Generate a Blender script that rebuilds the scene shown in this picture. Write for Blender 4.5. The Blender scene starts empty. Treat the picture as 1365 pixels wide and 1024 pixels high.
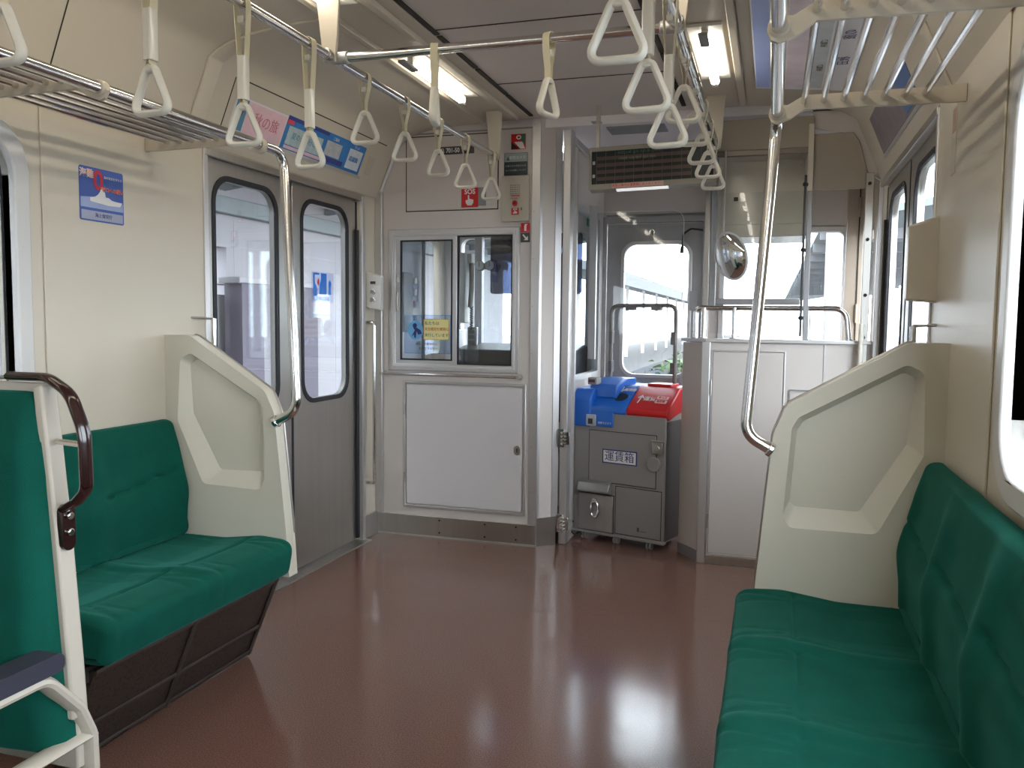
import bpy, bmesh, math, random
from mathutils import Vector, Matrix
from mathutils.geometry import tessellate_polygon
C = bpy.context.scene
COL = C.collection
random.seed(7)
pi = math.pi

# ------------------------------------------------------------------ camera
F_PX = 1108.0
vy = Vector((347.5, -80.0, F_PX)).normalized()
vx = Vector((3582.0, 122.0, -1112.0)); vx = (vx - vx.dot(vy) * vy).normalized()
vz = vx.cross(vy)
if vz.y > 0: vz = -vz
M3 = Matrix((vx, vy, vz))                      # world = M3 @ (image right, image down, forward)
right, down, fwd = M3.col[0], M3.col[1], M3.col[2]
cam = bpy.data.cameras.new('camera'); cam.sensor_width = 36.0; cam.lens = 36.0 * F_PX / 1365.0
cam.clip_start = 0.05; cam.clip_end = 300
co = bpy.data.objects.new('camera', cam); COL.objects.link(co)
R3 = Matrix((right, -down, -fwd)).transposed()
co.matrix_world = Matrix.Translation((0, 0, 1.22)) @ R3.to_4x4()
C.camera = co

# ------------------------------------------------------------------ world and exposure
w = bpy.data.worlds.new('overcast_sky'); C.world = w; w.use_nodes = True
bgn = w.node_tree.nodes['Background']
bgn.inputs[0].default_value = (0.90, 0.94, 1.0, 1); bgn.inputs[1].default_value = 9.5
C.view_settings.view_transform = 'Standard'; C.view_settings.look = 'None'
C.view_settings.gamma = 1.0; C.view_settings.use_curve_mapping = False
C.view_settings.exposure = 0.24
TUBE_POWER = 11.0
C.cycles.use_denoising = True
C.cycles.max_bounces = 10; C.cycles.diffuse_bounces = 5; C.cycles.glossy_bounces = 4
C.cycles.transparent_max_bounces = 16; C.cycles.transmission_bounces = 6
C.cycles.sample_clamp_indirect = 4.0

# ------------------------------------------------------------------ materials
def srgb(r, g, b):
    f = lambda c: (c / 255 / 12.92) if c / 255 <= 0.04045 else ((c / 255 + 0.055) / 1.055) ** 2.4
    return (f(r), f(g), f(b), 1)

MATS = {}
def mat(name, col, rough=0.5, metal=0.0, var=0.0, vscale=8.0, bump=0.0, bscale=200.0, coat=0.0, sheen=0.0, emit=0.0, spec=0.5, stretch=None):
    if name in MATS: return MATS[name]
    m = bpy.data.materials.new(name); m.use_nodes = True
    nt = m.node_tree; b = nt.nodes['Principled BSDF']
    b.inputs['Base Color'].default_value = col; b.inputs['Roughness'].default_value = rough
    b.inputs['Metallic'].default_value = metal; b.inputs['Coat Weight'].default_value = coat
    b.inputs['Coat Roughness'].default_value = 0.12
    b.inputs['Specular IOR Level'].default_value = spec
    if sheen:
        b.inputs['Sheen Weight'].default_value = sheen; b.inputs['Sheen Roughness'].default_value = 0.35
        b.inputs['Sheen Tint'].default_value = (min(1, col[0] * 6 + .1), min(1, col[1] * 3 + .25), min(1, col[2] * 3 + .25), 1)
    if emit:
        b.inputs['Emission Color'].default_value = col; b.inputs['Emission Strength'].default_value = emit
    tc = nt.nodes.new('ShaderNodeTexCoord'); src = tc.outputs['Object']
    if stretch:
        mp = nt.nodes.new('ShaderNodeMapping'); mp.inputs['Scale'].default_value = stretch
        nt.links.new(src, mp.inputs[0]); src = mp.outputs[0]
    if var:
        n = nt.nodes.new('ShaderNodeTexNoise'); n.inputs['Scale'].default_value = vscale; n.inputs['Detail'].default_value = 4
        mx = nt.nodes.new('ShaderNodeMix'); mx.data_type = 'RGBA'
        mx.inputs['A'].default_value = tuple(c * (1 - var) for c in col[:3]) + (1,)
        mx.inputs['B'].default_value = tuple(min(1, c * (1 + var)) for c in col[:3]) + (1,)
        nt.links.new(src, n.inputs['Vector']); nt.links.new(n.outputs['Fac'], mx.inputs['Factor'])
        nt.links.new(mx.outputs['Result'], b.inputs['Base Color'])
    if bump:
        n2 = nt.nodes.new('ShaderNodeTexNoise'); n2.inputs['Scale'].default_value = bscale; n2.inputs['Detail'].default_value = 2
        bp = nt.nodes.new('ShaderNodeBump'); bp.inputs['Strength'].default_value = bump; bp.inputs['Distance'].default_value = 0.002
        nt.links.new(src, n2.inputs['Vector']); nt.links.new(n2.outputs['Fac'], bp.inputs['Height'])
        nt.links.new(bp.outputs['Normal'], b.inputs['Normal'])
    MATS[name] = m; return m

def glass(name, tint=(0.93, 0.96, 0.97, 1), gloss=0.08):
    m = bpy.data.materials.new(name); m.use_nodes = True; nt = m.node_tree
    for n in list(nt.nodes): nt.nodes.remove(n)
    o = nt.nodes.new('ShaderNodeOutputMaterial'); t = nt.nodes.new('ShaderNodeBsdfTransparent'); g = nt.nodes.new('ShaderNodeBsdfGlossy')
    t.inputs[0].default_value = tint; g.inputs['Roughness'].default_value = 0.02
    mx = nt.nodes.new('ShaderNodeMixShader'); mx.inputs[0].default_value = gloss
    nt.links.new(t.outputs[0], mx.inputs[1]); nt.links.new(g.outputs[0], mx.inputs[2]); nt.links.new(mx.outputs[0], o.inputs[0])
    MATS[name] = m; return m

CREAM = mat('cream_laminate', (0.60, 0.545, 0.45, 1), 0.38, var=0.03, vscale=3)
CREAMF = mat('pale_laminate', (0.60, 0.555, 0.525, 1), 0.42, var=0.02, vscale=3)
HATCHW = mat('white_hatch_laminate', (0.62, 0.59, 0.60, 1), 0.4)
CEILM = mat('ceiling_board', (0.60, 0.54, 0.50, 1), 0.6, var=0.04, vscale=5)
WHITEF = mat('white_window_frame', (0.62, 0.61, 0.60, 1), 0.35)
STRIP = mat('light_strip_enamel', (0.56, 0.50, 0.41, 1), 0.5)
PLASTIC = mat('strap_white_plastic', (0.74, 0.71, 0.62, 1), 0.28, coat=0.3)
BELT = mat('strap_belt_vinyl', (0.66, 0.60, 0.42, 1), 0.45)
SLEEVE = mat('strap_sleeve_vinyl', (0.74, 0.71, 0.63, 1), 0.2, coat=0.5)
CHROME = mat('polished_chrome', (0.72, 0.71, 0.70, 1), 0.14, 1.0)
STEEL = mat('brushed_stainless', (0.50, 0.48, 0.45, 1), 0.34, 1.0, var=0.12, vscale=30, stretch=(1, 1, 0.05))
DOORST = mat('door_stainless', (0.46, 0.44, 0.41, 1), 0.38, 1.0, var=0.08, vscale=30, stretch=(1, 1, 0.04))
ALU = mat('satin_aluminium', (0.62, 0.61, 0.61, 1), 0.42, 0.85)
FDOOR = mat('front_door_steel', (0.38, 0.38, 0.39, 1), 0.5, 0.6, var=0.1, vscale=6)
RUBBER = mat('black_rubber', (0.012, 0.013, 0.018, 1), 0.55)
DARKG = mat('dark_gap', (0.03, 0.025, 0.02, 1), 0.8)
GREEN = mat('green_moquette', (0.002, 0.075, 0.053, 1), 0.85, var=0.22, vscale=14, bump=0.35, bscale=500, sheen=0.35, spec=0.15)
PARTM = mat('partition_plastic', (0.60, 0.565, 0.475, 1), 0.45, bump=0.05, bscale=600)
SEATFR = mat('seat_frame_cream', (0.52, 0.47, 0.40, 1), 0.4)
ARMPAD = mat('armrest_navy_vinyl', (0.035, 0.035, 0.055, 1), 0.5)
HANDLE = mat('maroon_grip', (0.020, 0.005, 0.005, 1), 0.16, coat=0.6)
FBGREY = mat('fare_box_grey', (0.28, 0.262, 0.255, 1), 0.42, 0.2)
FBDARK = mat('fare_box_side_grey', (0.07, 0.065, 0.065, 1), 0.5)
BLUE = mat('fare_box_blue', srgb(28, 98, 190), 0.35)
RED = mat('fare_box_red', srgb(190, 22, 30), 0.35)
WHITE = mat('print_white', (0.80, 0.79, 0.80, 1), 0.5)
NAVY = mat('print_navy', srgb(40, 45, 110), 0.5)
BLACK = mat('print_black', (0.02, 0.02, 0.025, 1), 0.4)
SRED = mat('sticker_red', srgb(200, 32, 30), 0.45)
TAN = mat('tan_header', (0.36, 0.31, 0.25, 1), 0.55)
GREYP = mat('grey_plastic', (0.25, 0.25, 0.26, 1), 0.5)
LGREY = mat('light_grey_panel', (0.42, 0.43, 0.46, 1), 0.5)
PANE = glass('window_glass')
ACRYL = glass('clear_acrylic', (0.95, 0.96, 0.96, 1), 0.025)
MIRROR = mat('mirror_silver', (0.75, 0.78, 0.80, 1), 0.02, 1.0)
TUBE = mat('fluorescent_tube', (1.0, 0.93, 0.80, 1), 0.4, emit=TUBE_POWER)

def floor_mat():
    m = bpy.data.materials.new('brown_floor_vinyl'); m.use_nodes = True; nt = m.node_tree; b = nt.nodes['Principled BSDF']
    tc = nt.nodes.new('ShaderNodeTexCoord')
    n = nt.nodes.new('ShaderNodeTexNoise'); n.inputs['Scale'].default_value = 260; n.inputs['Detail'].default_value = 3
    r = nt.nodes.new('ShaderNodeValToRGB')
    r.color_ramp.elements[0].position = 0.38; r.color_ramp.elements[0].color = (0.125, 0.060, 0.045, 1)
    r.color_ramp.elements[1].position = 0.66; r.color_ramp.elements[1].color = (0.215, 0.115, 0.090, 1)
    n2 = nt.nodes.new('ShaderNodeTexNoise'); n2.inputs['Scale'].default_value = 3.0; n2.inputs['Detail'].default_value = 5
    mr = nt.nodes.new('ShaderNodeMapRange'); mr.inputs['To Min'].default_value = 0.10; mr.inputs['To Max'].default_value = 0.20
    n3 = nt.nodes.new('ShaderNodeTexNoise'); n3.inputs['Scale'].default_value = 9; n3.inputs['Detail'].default_value = 3
    bp = nt.nodes.new('ShaderNodeBump'); bp.inputs['Strength'].default_value = 0.16; bp.inputs['Distance'].default_value = 0.004
    for t in (n, n2, n3): nt.links.new(tc.outputs['Object'], t.inputs['Vector'])
    nt.links.new(n.outputs['Fac'], r.inputs[0]); nt.links.new(r.outputs[0], b.inputs['Base Color'])
    nt.links.new(n2.outputs['Fac'], mr.inputs[0]); nt.links.new(mr.outputs[0], b.inputs['Roughness'])
    nt.links.new(n3.outputs['Fac'], bp.inputs['Height']); nt.links.new(bp.outputs[0], b.inputs['Normal'])
    b.inputs['Specular IOR Level'].default_value = 0.62
    return m
FLOORM = floor_mat()

def mesh_mat():
    m = bpy.data.materials.new('perforated_heater_mesh'); m.use_nodes = True; nt = m.node_tree; b = nt.nodes['Principled BSDF']
    tc = nt.nodes.new('ShaderNodeTexCoord'); v = nt.nodes.new('ShaderNodeTexVoronoi'); v.inputs['Scale'].default_value = 75
    r = nt.nodes.new('ShaderNodeValToRGB'); r.color_ramp.elements[0].position = 0.22; r.color_ramp.elements[0].color = (0.006, 0.005, 0.004, 1)
    r.color_ramp.elements[1].position = 0.38; r.color_ramp.elements[1].color = (0.036, 0.025, 0.020, 1)
    nt.links.new(tc.outputs['Object'], v.inputs['Vector']); nt.links.new(v.outputs['Distance'], r.inputs[0]); nt.links.new(r.outputs[0], b.inputs['Base Color'])
    b.inputs['Roughness'].default_value = 0.5
    return m
MESHM = mesh_mat()
HEATFR = mat('heater_frame_brown', (0.040, 0.030, 0.026, 1), 0.5)

# ------------------------------------------------------------------ mesh helpers
class MB:
    def __init__(s): s.v = []; s.f = []
    def add(s, vs, fs):
        o = len(s.v); s.v += [Vector(p) for p in vs]; s.f += [tuple(i + o for i in f) for f in fs]; return s
    def box(s, x0, x1, y0, y1, z0, z1):
        return s.add([(x0,y0,z0),(x1,y0,z0),(x1,y1,z0),(x0,y1,z0),(x0,y0,z1),(x1,y0,z1),(x1,y1,z1),(x0,y1,z1)],
                     [(0,3,2,1),(4,5,6,7),(0,1,5,4),(1,2,6,5),(2,3,7,6),(3,0,4,7)])
    def tube(s, pts, r, n=12, closed=False, sy=1.0, up=None, flat=None):
        """round tube along pts; flat=(a,b) gives an elliptical / rectangular section half sizes with 'up' direction"""
        pts = [Vector(p) for p in pts]; N = len(pts); rings = []
        T = []
        for i in range(N):
            a = pts[(i - 1) % N] if (closed or i > 0) else pts[i]; b = pts[(i + 1) % N] if (closed or i < N - 1) else pts[i]
            T.append((b - a).normalized())
        if up is None:
            u = Vector((0, 0, 1)) if abs(T[0].z) < 0.9 else Vector((1, 0, 0))
        else: u = Vector(up)
        u = (u - u.dot(T[0]) * T[0]).normalized(); vs = []
        for i in range(N):
            if up is not None: u = Vector(up)
            u = (u - u.dot(T[i]) * T[i]).normalized(); q = T[i].cross(u)
            ra, rb = flat if flat else (r, r * sy)
            for k in range(n):
                a = 2 * pi * k / n; vs.append(pts[i] + u * (ra * math.cos(a)) + q * (rb * math.sin(a)))
        fs = []
        for i in range(N if closed else N - 1):
            j = (i + 1) % N
            for k in range(n): fs.append((i * n + k, i * n + (k + 1) % n, j * n + (k + 1) % n, j * n + k))
        if not closed: fs.append(tuple(range(n))[::-1]); fs.append(tuple((N - 1) * n + k for k in range(n)))
        return s.add(vs, fs)
    def cyl(s, a, b, r, n=20, r2=None):
        a, b = Vector(a), Vector(b); t = (b - a).normalized(); u = Vector((0,0,1)) if abs(t.z) < .9 else Vector((1,0,0))
        u = (u - u.dot(t) * t).normalized(); q = t.cross(u); r2 = r if r2 is None else r2
        vs = [a + (u * math.cos(2*pi*k/n) + q * math.sin(2*pi*k/n)) * r for k in range(n)] + [b + (u * math.cos(2*pi*k/n) + q * math.sin(2*pi*k/n)) * r2 for k in range(n)]
        return s.add(vs, [tuple(range(n))[::-1], tuple(range(n, 2*n))] + [(k, (k+1)%n, n+(k+1)%n, n+k) for k in range(n)])
    def plate(s, loops, c0, c1, plane='xz'):
        """solid plate: loops[0] outline, others holes, in the plane's two axes, between c0 and c1 on the third"""
        mp = {'xz': lambda a, b, c: (a, c, b), 'yz': lambda a, b, c: (c, a, b), 'xy': lambda a, b, c: (a, b, c)}[plane]
        flat = [p for l in loops for p in l]; n = len(flat)
        tris = tessellate_polygon([[Vector((p[0], p[1], 0)) for p in l] for l in loops])
        vs = [mp(p[0], p[1], c0) for p in flat] + [mp(p[0], p[1], c1) for p in flat]
        fs = [tuple(t) for t in tris] + [tuple(i + n for i in t)[::-1] for t in tris]; o = 0
        for l in loops:
            m = len(l)
            for k in range(m): fs.append((o + k, o + (k + 1) % m, n + o + (k + 1) % m, n + o + k))
            o += m
        return s.add(vs, fs)
    def ringband(s, A, B):
        """quads between two equal-length 3D loops"""
        m = len(A); return s.add(list(A) + list(B), [(k, (k+1)%m, m+(k+1)%m, m+k) for k in range(m)])
    def xf(s, mtx): s.v = [mtx @ v for v in s.v]; return s
    def build(s, name, m, parent=None, bevel=0.0, smooth=35, seg=2):
        me = bpy.data.meshes.new(name); me.from_pydata([tuple(v) for v in s.v], [], s.f)
        bm = bmesh.new(); bm.from_mesh(me)
        bmesh.ops.remove_doubles(bm, verts=bm.verts, dist=1e-5)
        bmesh.ops.recalc_face_normals(bm, faces=bm.faces)
        bm.to_mesh(me); bm.free()
        me.materials.append(m)
        if smooth:
            for p in me.polygons: p.use_smooth = True
            me.set_sharp_from_angle(angle=math.radians(smooth))
        o = bpy.data.objects.new(name, me); COL.objects.link(o)
        if parent is not None:
            o.parent = parent
            o.matrix_parent_inverse = world_of(parent).inverted()
        if bevel:
            b = o.modifiers.new('bevel', 'BEVEL'); b.width = bevel; b.segments = seg; b.limit_method = 'ANGLE'; b.angle_limit = math.radians(35)
            b.harden_normals = False
        return o

def world_of(o):
    mtx = Matrix.LocRotScale(o.location, o.rotation_euler, o.scale)
    if o.parent is not None: mtx = world_of(o.parent) @ o.matrix_parent_inverse @ mtx
    return mtx
def empty(name, loc=(0, 0, 0)):
    o = bpy.data.objects.new(name, None); COL.objects.link(o); o.location = loc; o.empty_display_size = 0.05; return o
def tag(o, label, cat, group=None, kind=None):
    o['label'] = label; o['category'] = cat
    if group: o['group'] = group
    if kind: o['kind'] = kind
    return o
def struct(o, label=None):
    o['kind'] = 'structure'
    if label: o['label'] = label
    return o
def rrect(a0, a1, b0, b1, r, n=6):
    rs = r if isinstance(r, (tuple, list)) else (r,) * 4; pts = []
    for (cx_, cy_, a, q) in ((a1 - rs[0], b0 + rs[0], -90, rs[0]), (a1 - rs[1], b1 - rs[1], 0, rs[1]), (a0 + rs[2], b1 - rs[2], 90, rs[2]), (a0 + rs[3], b0 + rs[3], 180, rs[3])):
        for k in range(n + 1):
            t = math.radians(a + 90 * k / n); pts.append((cx_ + q * math.cos(t), cy_ + q * math.sin(t)))
    return pts
def rect(a0, a1, b0, b1): return [(a0, b0), (a1, b0), (a1, b1), (a0, b1)]
def rpoly(pts, r, n=5, closed=True):
    """round the corners of a polygon or an open path (2D or 3D)"""
    P = [Vector(p) for p in pts]; N = len(P); out = []
    for i in range(N):
        if not closed and i in (0, N - 1): out.append(P[i]); continue
        a, b, c = P[i - 1], P[i], P[(i + 1) % N]; ri = r[i] if isinstance(r, (list, tuple)) else r
        d1 = (a - b); d2 = (c - b); ang = d1.angle(d2, pi)
        if ri <= 0 or ang > pi - 0.02: out.append(b); continue
        L = min(ri / math.tan(ang / 2), d1.length * 0.49, d2.length * 0.49); p, q = b + d1.normalized() * L, b + d2.normalized() * L
        for k in range(n + 1):
            t = k / n; out.append(p * (1 - t) ** 2 + b * (2 * t * (1 - t)) + q * t ** 2)
    return [tuple(v) for v in out]
FACE = {'-y': Matrix(((1,0,0),(0,0,-1),(0,1,0))), '+x': Matrix(((0,0,1),(1,0,0),(0,1,0))), '-x': Matrix(((0,0,-1),(-1,0,0),(0,1,0))), 'up': Matrix(((1,0,0),(0,1,0),(0,0,1))), 'down': Matrix(((1,0,0),(0,-1,0),(0,0,-1)))}
def text(name, body, loc, size, face, m, parent, sx=1.0, align='CENTER', bold=0.0, mtx=None):
    cu = bpy.data.curves.new('t', 'FONT'); cu.body = body; cu.size = size; cu.align_x = align; cu.align_y = 'CENTER'; cu.extrude = 0.0004; cu.offset = bold
    cu.resolution_u = 3
    t = bpy.data.objects.new('t', cu); COL.objects.link(t)
    dg = bpy.context.evaluated_depsgraph_get(); me = bpy.data.meshes.new_from_object(t.evaluated_get(dg))
    COL.objects.unlink(t); bpy.data.objects.remove(t)
    R = (mtx if mtx is not None else FACE[face]).to_4x4() @ Matrix.Diagonal((sx, 1, 1, 1)); me.transform(Matrix.Translation(loc) @ R)
    me.materials.clear(); me.materials.append(m)
    o = bpy.data.objects.new(name, me); COL.objects.link(o); o.parent = parent
    o.matrix_parent_inverse = world_of(parent).inverted()
    return o
def copy_tree(o, parent=None):
    c = o.copy(); COL.objects.link(c)
    if parent is not None: c.parent = parent
    for ch in list(o.children): copy_tree(ch, c)
    return c

XL, XR, YB, YC, YF = -2.14, 0.47, -4.5, 4.28, 5.30
XM = XL + XR                                   # mirror: x -> XM - x

# ------------------------------------------------------------------ shell
fl = MB().box(XL - .05, XR + .05, YB, YF + .05, -0.06, 0.0).build('floor', FLOORM, smooth=0); struct(fl)
for (x0, x1, y0, y1) in ((XL - .06, XL + .055, 2.78, 4.1), (XR - .055, XR + .06, 2.84, 4.24)):
    s = MB().box(x0, x1, y0, y1, -0.02, 0.006).build('trim_1' if x0 < -1 else 'trim_2', STEEL, bevel=.002); struct(s)

prof = [(-2.14, 1.90), (-2.02, 2.19), (-1.95, 2.228), (-1.84, 2.256), (-1.70, 2.272), (-1.52, 2.28)]
prof = prof + [(XM - x, z) for x, z in prof[::-1]]
inner = prof; outer = [(x + (-.07 if x < -1.9 else .07 if x > .2 else 0), z + .07) for x, z in prof]
cl = MB().plate([inner + outer[::-1]], YB, YC + .02, 'xz').build('ceiling', CEILM, smooth=50); struct(cl)
# cream coving panels either side of the flat ceiling board
for k, sgn in ((0, 1), (1, -1)):
    q = prof[:6] if sgn == 1 else prof[6:]
    d = 0.006
    pts = [(x + sgn * (d if i < 2 else 0) if sgn == 1 else x - (d if i > 3 else 0), z - d) for i, (x, z) in enumerate(q)]
    c = MB().plate([list(q) + pts[::-1]], YB, YC, 'xz').build('trim_%d' % (3 + k), CREAM, smooth=50); struct(c)
for nm, sg_ in (('trim_40', 1), ('trim_41', -1)):
    q = prof[:6] if sg_ == 1 else prof[6:][::-1]
    ins_ = [(x + sg_ * .014, z - .012) for x, z in q]
    q2 = [(x + sg_ * .004, z - .004) for x, z in q]
    struct(MB().plate([q2 + ins_[::-1]], 2.66, 2.74, 'xz').build(nm, CREAM, bevel=.007, seg=3, smooth=50))
    q3 = [(x + sg_ * .0065, z - .0065) for x, z in q]; q4 = [(x + sg_ * .0075, z - .0075) for x, z in q]
    struct(MB().plate([q3 + q4[::-1]], 2.030, 2.034, 'xz').build('trim_%d' % (42 if sg_ == 1 else 43), DARKG))
# seams
sm = MB()
def strip_x(y, x0, x1, z=2.2795): sm.box(x0, x1, y - .003, y + .003, z - .002, z)
for y in (0.9, 1.9, 2.9, 3.62): strip_x(y, -1.25, -0.42)
sm.build('ceiling_seam', DARKG, cl, smooth=0)
cc = MB().box(-1.19, XR, YC + .02, YF, 2.235, 2.30).box(XL, -1.19, YC + .03, YF, 2.15, 2.2).build('ceiling_front', mat('cab_ceiling_white', (.78, .75, .77, 1), .5), smooth=0); struct(cc)
MB().box(-.86, -.56, 4.36, 4.52, 2.227, 2.235).build('vent_grille', GREYP, cc)

def side_wall(name, x0, x1, holes, side):
    w_ = MB().plate([[(YB, 0), (YF + .04, 0), (YF + .04, 2.3), (YC + .01, 2.3), (YC + .01, 1.93), (YB, 1.93)]] + holes, x0, x1, 'yz').build(name, CREAM, smooth=30); struct(w_); return w_
winY = [(0.48, 1.91), (-1.35, 0.08), (-3.2, -1.75)]
DL, DR = (2.80, 4.07), (2.86, 4.22)
hl = [rrect(a, b, .92, 1.74, .11) for a, b in winY]
wl = side_wall('wall_left', XL - .05, XL, hl + [rect(DL[0], DL[1], 0.001, 1.86), rrect(4.86, 5.22, 1.0, 1.74, .05)], -1)
wr = side_wall('wall_right', XR, XR + .05, hl + [rect(DR[0], DR[1], 0.001, 1.86), rrect(4.55, 5.15, 1.0, 1.70, .05)], 1)
MB().box(XL, XL + .006, 2.02, 2.795, 0.02, 1.925).build('raised_panel', CREAM, wl, bevel=.003)
MB().box(XR - .006, XR, 2.07, 2.855, 0.02, 1.925).build('raised_panel', CREAM, wr, bevel=.003)
bw = MB().box(XL - .05, XR + .05, YB - .05, YB, 0, 2.3).build('wall_rear', CREAM); struct(bw)

n = 1
for side, xw, sg in (('left', XL, 1), ('right', XR, -1)):
    for (a, b) in winY:
        e = struct(empty('window_%d' % n, (xw, (a + b) / 2, 1.3))); n += 1
        c0, c1 = sorted((xw - sg * .03, xw + sg * .022))
        fr = MB().plate([rrect(a - .052, b + .052, .868, 1.795, .15), rrect(a, b, .92, 1.74, .11)], c0, c1, 'yz').build('window_frame', WHITEF, e, bevel=.008)
        c0, c1 = sorted((xw - sg * .031, xw - sg * .0255))
        MB().plate([rrect(a, b, .92, 1.74, .11), rrect(a + .004, b - .004, .924, 1.736, .10)], c0, c1, 'yz').build('gasket', RUBBER, e)
        MB().plate([rrect(a + .006, b - .006, .926, 1.734, .10)], xw - sg * .030, xw - sg * .026, 'yz').build('pane', PANE, e)

# sliding doors: four leaves
def leaf(name, xc, y0, y1, wy0, wy1, sticker=False, rub=None):
    e = struct(empty(name, (xc, (y0 + y1) / 2, 0)))
    hole = rrect(wy0, wy1, 0.83, 1.78, .095)
    MB().plate([rect(y0, y1, 0.012, 1.86), hole], xc - .016, xc + .016, 'yz').build('door_panel', DOORST, e, bevel=.004)
    MB().plate([rrect(wy0 - .022, wy1 + .022, 0.808, 1.802, .11), rrect(wy0, wy1, 0.83, 1.78, .095)], xc + (.008 if xc < 0 else -.020), xc + (.020 if xc < 0 else -.008), 'yz').build('window_gasket', RUBBER, e, bevel=.003)
    MB().plate([hole], xc - .003, xc + .003, 'yz').build('pane', PANE, e)
    ry = y0 if rub == 'lo' else y1
    MB().box(xc - .018, xc + .018, ry - .008, ry + .008, .02, 1.85).build('edge_rubber', RUBBER, e)
    return e
d1 = leaf('door_1', -2.172, 2.805, 3.425, 2.875, 3.30, rub='hi')
d2 = leaf('door_2', -2.172, 3.437, 4.062, 3.53, 3.955, rub='hi')
d3 = leaf('door_3', XR + .032, 2.865, 3.535, 2.95, 3.40, rub='hi')
d4 = leaf('door_4', XR + .032, 3.545, 4.20, 3.64, 4.09, rub='hi')
# dark recess and posts beside the leaves
for side, x0, x1, y in (('left', XL - .045, XL - .002, 4.045), ('right', XR + .002, XR + .045, 4.165)):
    g = MB().box(x0, x1, y, y + .028, .02, 1.70).build('trim_5' if side == 'left' else 'trim_6', RUBBER); struct(g)
for nm, x0, x1, y0, y1 in (('trim_7', XL, XL + .012, 2.772, 2.80), ('trim_8', XL, XL + .02, 4.07, 4.10), ('trim_9', XR - .012, XR, 2.832, 2.86), ('trim_10', XR - .02, XR, 4.22, 4.25)):
    struct(MB().box(x0, x1, y0, y1, 0, 1.88).build(nm, ALU, bevel=.003))
for nm, x0, x1, y0, y1 in (('trim_11', XL, XL + .016, 2.78, 4.09), ('trim_12', XR - .016, XR, 2.84, 4.24)):
    struct(MB().box(x0, x1, y0, y1, 1.855, 1.885).build(nm, STEEL, bevel=.003))

# front bulkhead with the end door and both windscreens
holes = [rrect(-2.02, -1.16, 1.04, 1.77, .05), rect(-1.035, -.417, 0.001, 1.84), rrect(-.294, .382, 1.11, 1.768, .03)]
wf = MB().plate([rect(XL - .04, XR + .04, 0, 2.3)] + holes, YF, YF + .06, 'xz').build('wall_front', CREAMF, smooth=30); struct(wf)
MB().plate([rect(-1.065, -.387, 0.0, 1.885), rect(-1.025, -.427, 0.002, 1.845)], YF - .02, YF, 'xz').build('door_frame', FDOOR, wf, bevel=.004)
MB().box(-1.03, -.42, YF - .012, YF, 1.845, 1.90).build('door_header', GREYP, wf)
e = struct(empty('door_5', (-.726, YF, 0)))
MB().plate([rect(-1.026, -.426, .015, 1.846), rrect(-.912, -.512, .892, 1.712, .075)], YF + .005, YF + .04, 'xz').build('door_panel', FDOOR, e, bevel=.004)
MB().plate([rrect(-.935, -.489, .869, 1.735, .095), rrect(-.912, -.512, .892, 1.712, .075)], YF - .004, YF + .006, 'xz').build('window_rim', ALU, e, bevel=.003)
MB().plate([rrect(-.912, -.512, .892, 1.712, .075)], YF + .02, YF + .024, 'xz').build('pane', PANE, e)
MB().cyl((-.74, YF - .02, 1.785), (-.74, YF + .006, 1.785), .018).cyl((-.74, YF - .03, 1.765), (-.74, YF - .018, 1.795), .010).build('coat_hook', CHROME, e)
MB().box(-.50, -.45, YF - .01, YF + .006, 1.30, 1.42).build('latch', FDOOR, e, bevel=.003)
# wiper-like hose
hs = MB().tube(rpoly([(-.425, YF - .03, 1.79), (-.50, YF - .03, 1.80), (-.545, YF - .03, 1.77), (-.55, YF - .03, 1.69)], .03, closed=False), .006)
hs.cyl((-.55, YF - .035, 1.655), (-.55, YF - .02, 1.69), .012).build('black_hose', BLACK, e)
for i, (a, b, c, d) in enumerate(((-2.02, -1.16, 1.04, 1.77), (-.294, .382, 1.11, 1.768))):
    e = struct(empty('window_%d' % (7 + i), ((a + b) / 2, YF, c)))
    MB().plate([rrect(a - .03, b + .03, c - .03, d + .03, .05), rrect(a, b, c, d, .04)], YF - .012, YF + .01, 'xz').build('window_frame', WHITEF, e, bevel=.004)
    MB().plate([rrect(a, b, c, d, .03)], YF + .03, YF + .036, 'xz').build('pane', PANE, e)
MB().box(-.385, .15, YF - .06, YF - .012, 1.335, 1.372).build('windscreen_bar', FDOOR, wf, bevel=.004)

# driver's cab partition (faces the saloon)
wc = MB().plate([rect(XL, -1.19, 0, 2.28), rect(-2.045, -1.318, .957, 1.703)], YC, YC + .03, 'xz').build('wall_cab', CREAMF, smooth=30); struct(wc)
MB().plate([rrect(-1.956, -1.428, 1.823, 2.218, .01)], YC - .004, YC, 'xz').build('access_panel', CREAMF, wc, bevel=.0015)
MB().plate([rect(-1.962, -1.422, 1.817, 2.224), rect(-1.957, -1.427, 1.822, 2.219)], YC - .0015, YC, 'xz').build('panel_gap', DARKG, wc)
MB().box(-1.93, -1.19, YC - .004, YC, 2.232, 2.24).build('top_seam', GREYP, wc)
MB().box(-1.235, -1.188, YC - .008, YC, .0, 2.28).build('corner_strip', ALU, wc, bevel=.002)
MB().box(-1.50, -1.19, YC - .006, YC, 2.255, 2.279).build('top_strip', ALU, wc, bevel=.002)
sc = MB()
for z in (.3, .55, .8, 1.05, 1.3, 1.55, 1.8, 2.05, 2.25): sc.cyl((-1.222, YC - .011, z), (-1.222, YC - .008, z), .004, 10)
sc.build('strip_screws', STEEL, wc)
MB().box(XL + .0, XL + .045, YC - .03, YC, 0.12, 1.93).build('corner_post', ALU, wc, bevel=.005)
MB().tube([(XL + .03, YC - .012, 1.93), (-2.00, YC - .012, 2.19), (-1.94, YC - .012, 2.225)], .012, 8).build('cove_edge_strip', ALU, wc)
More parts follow.
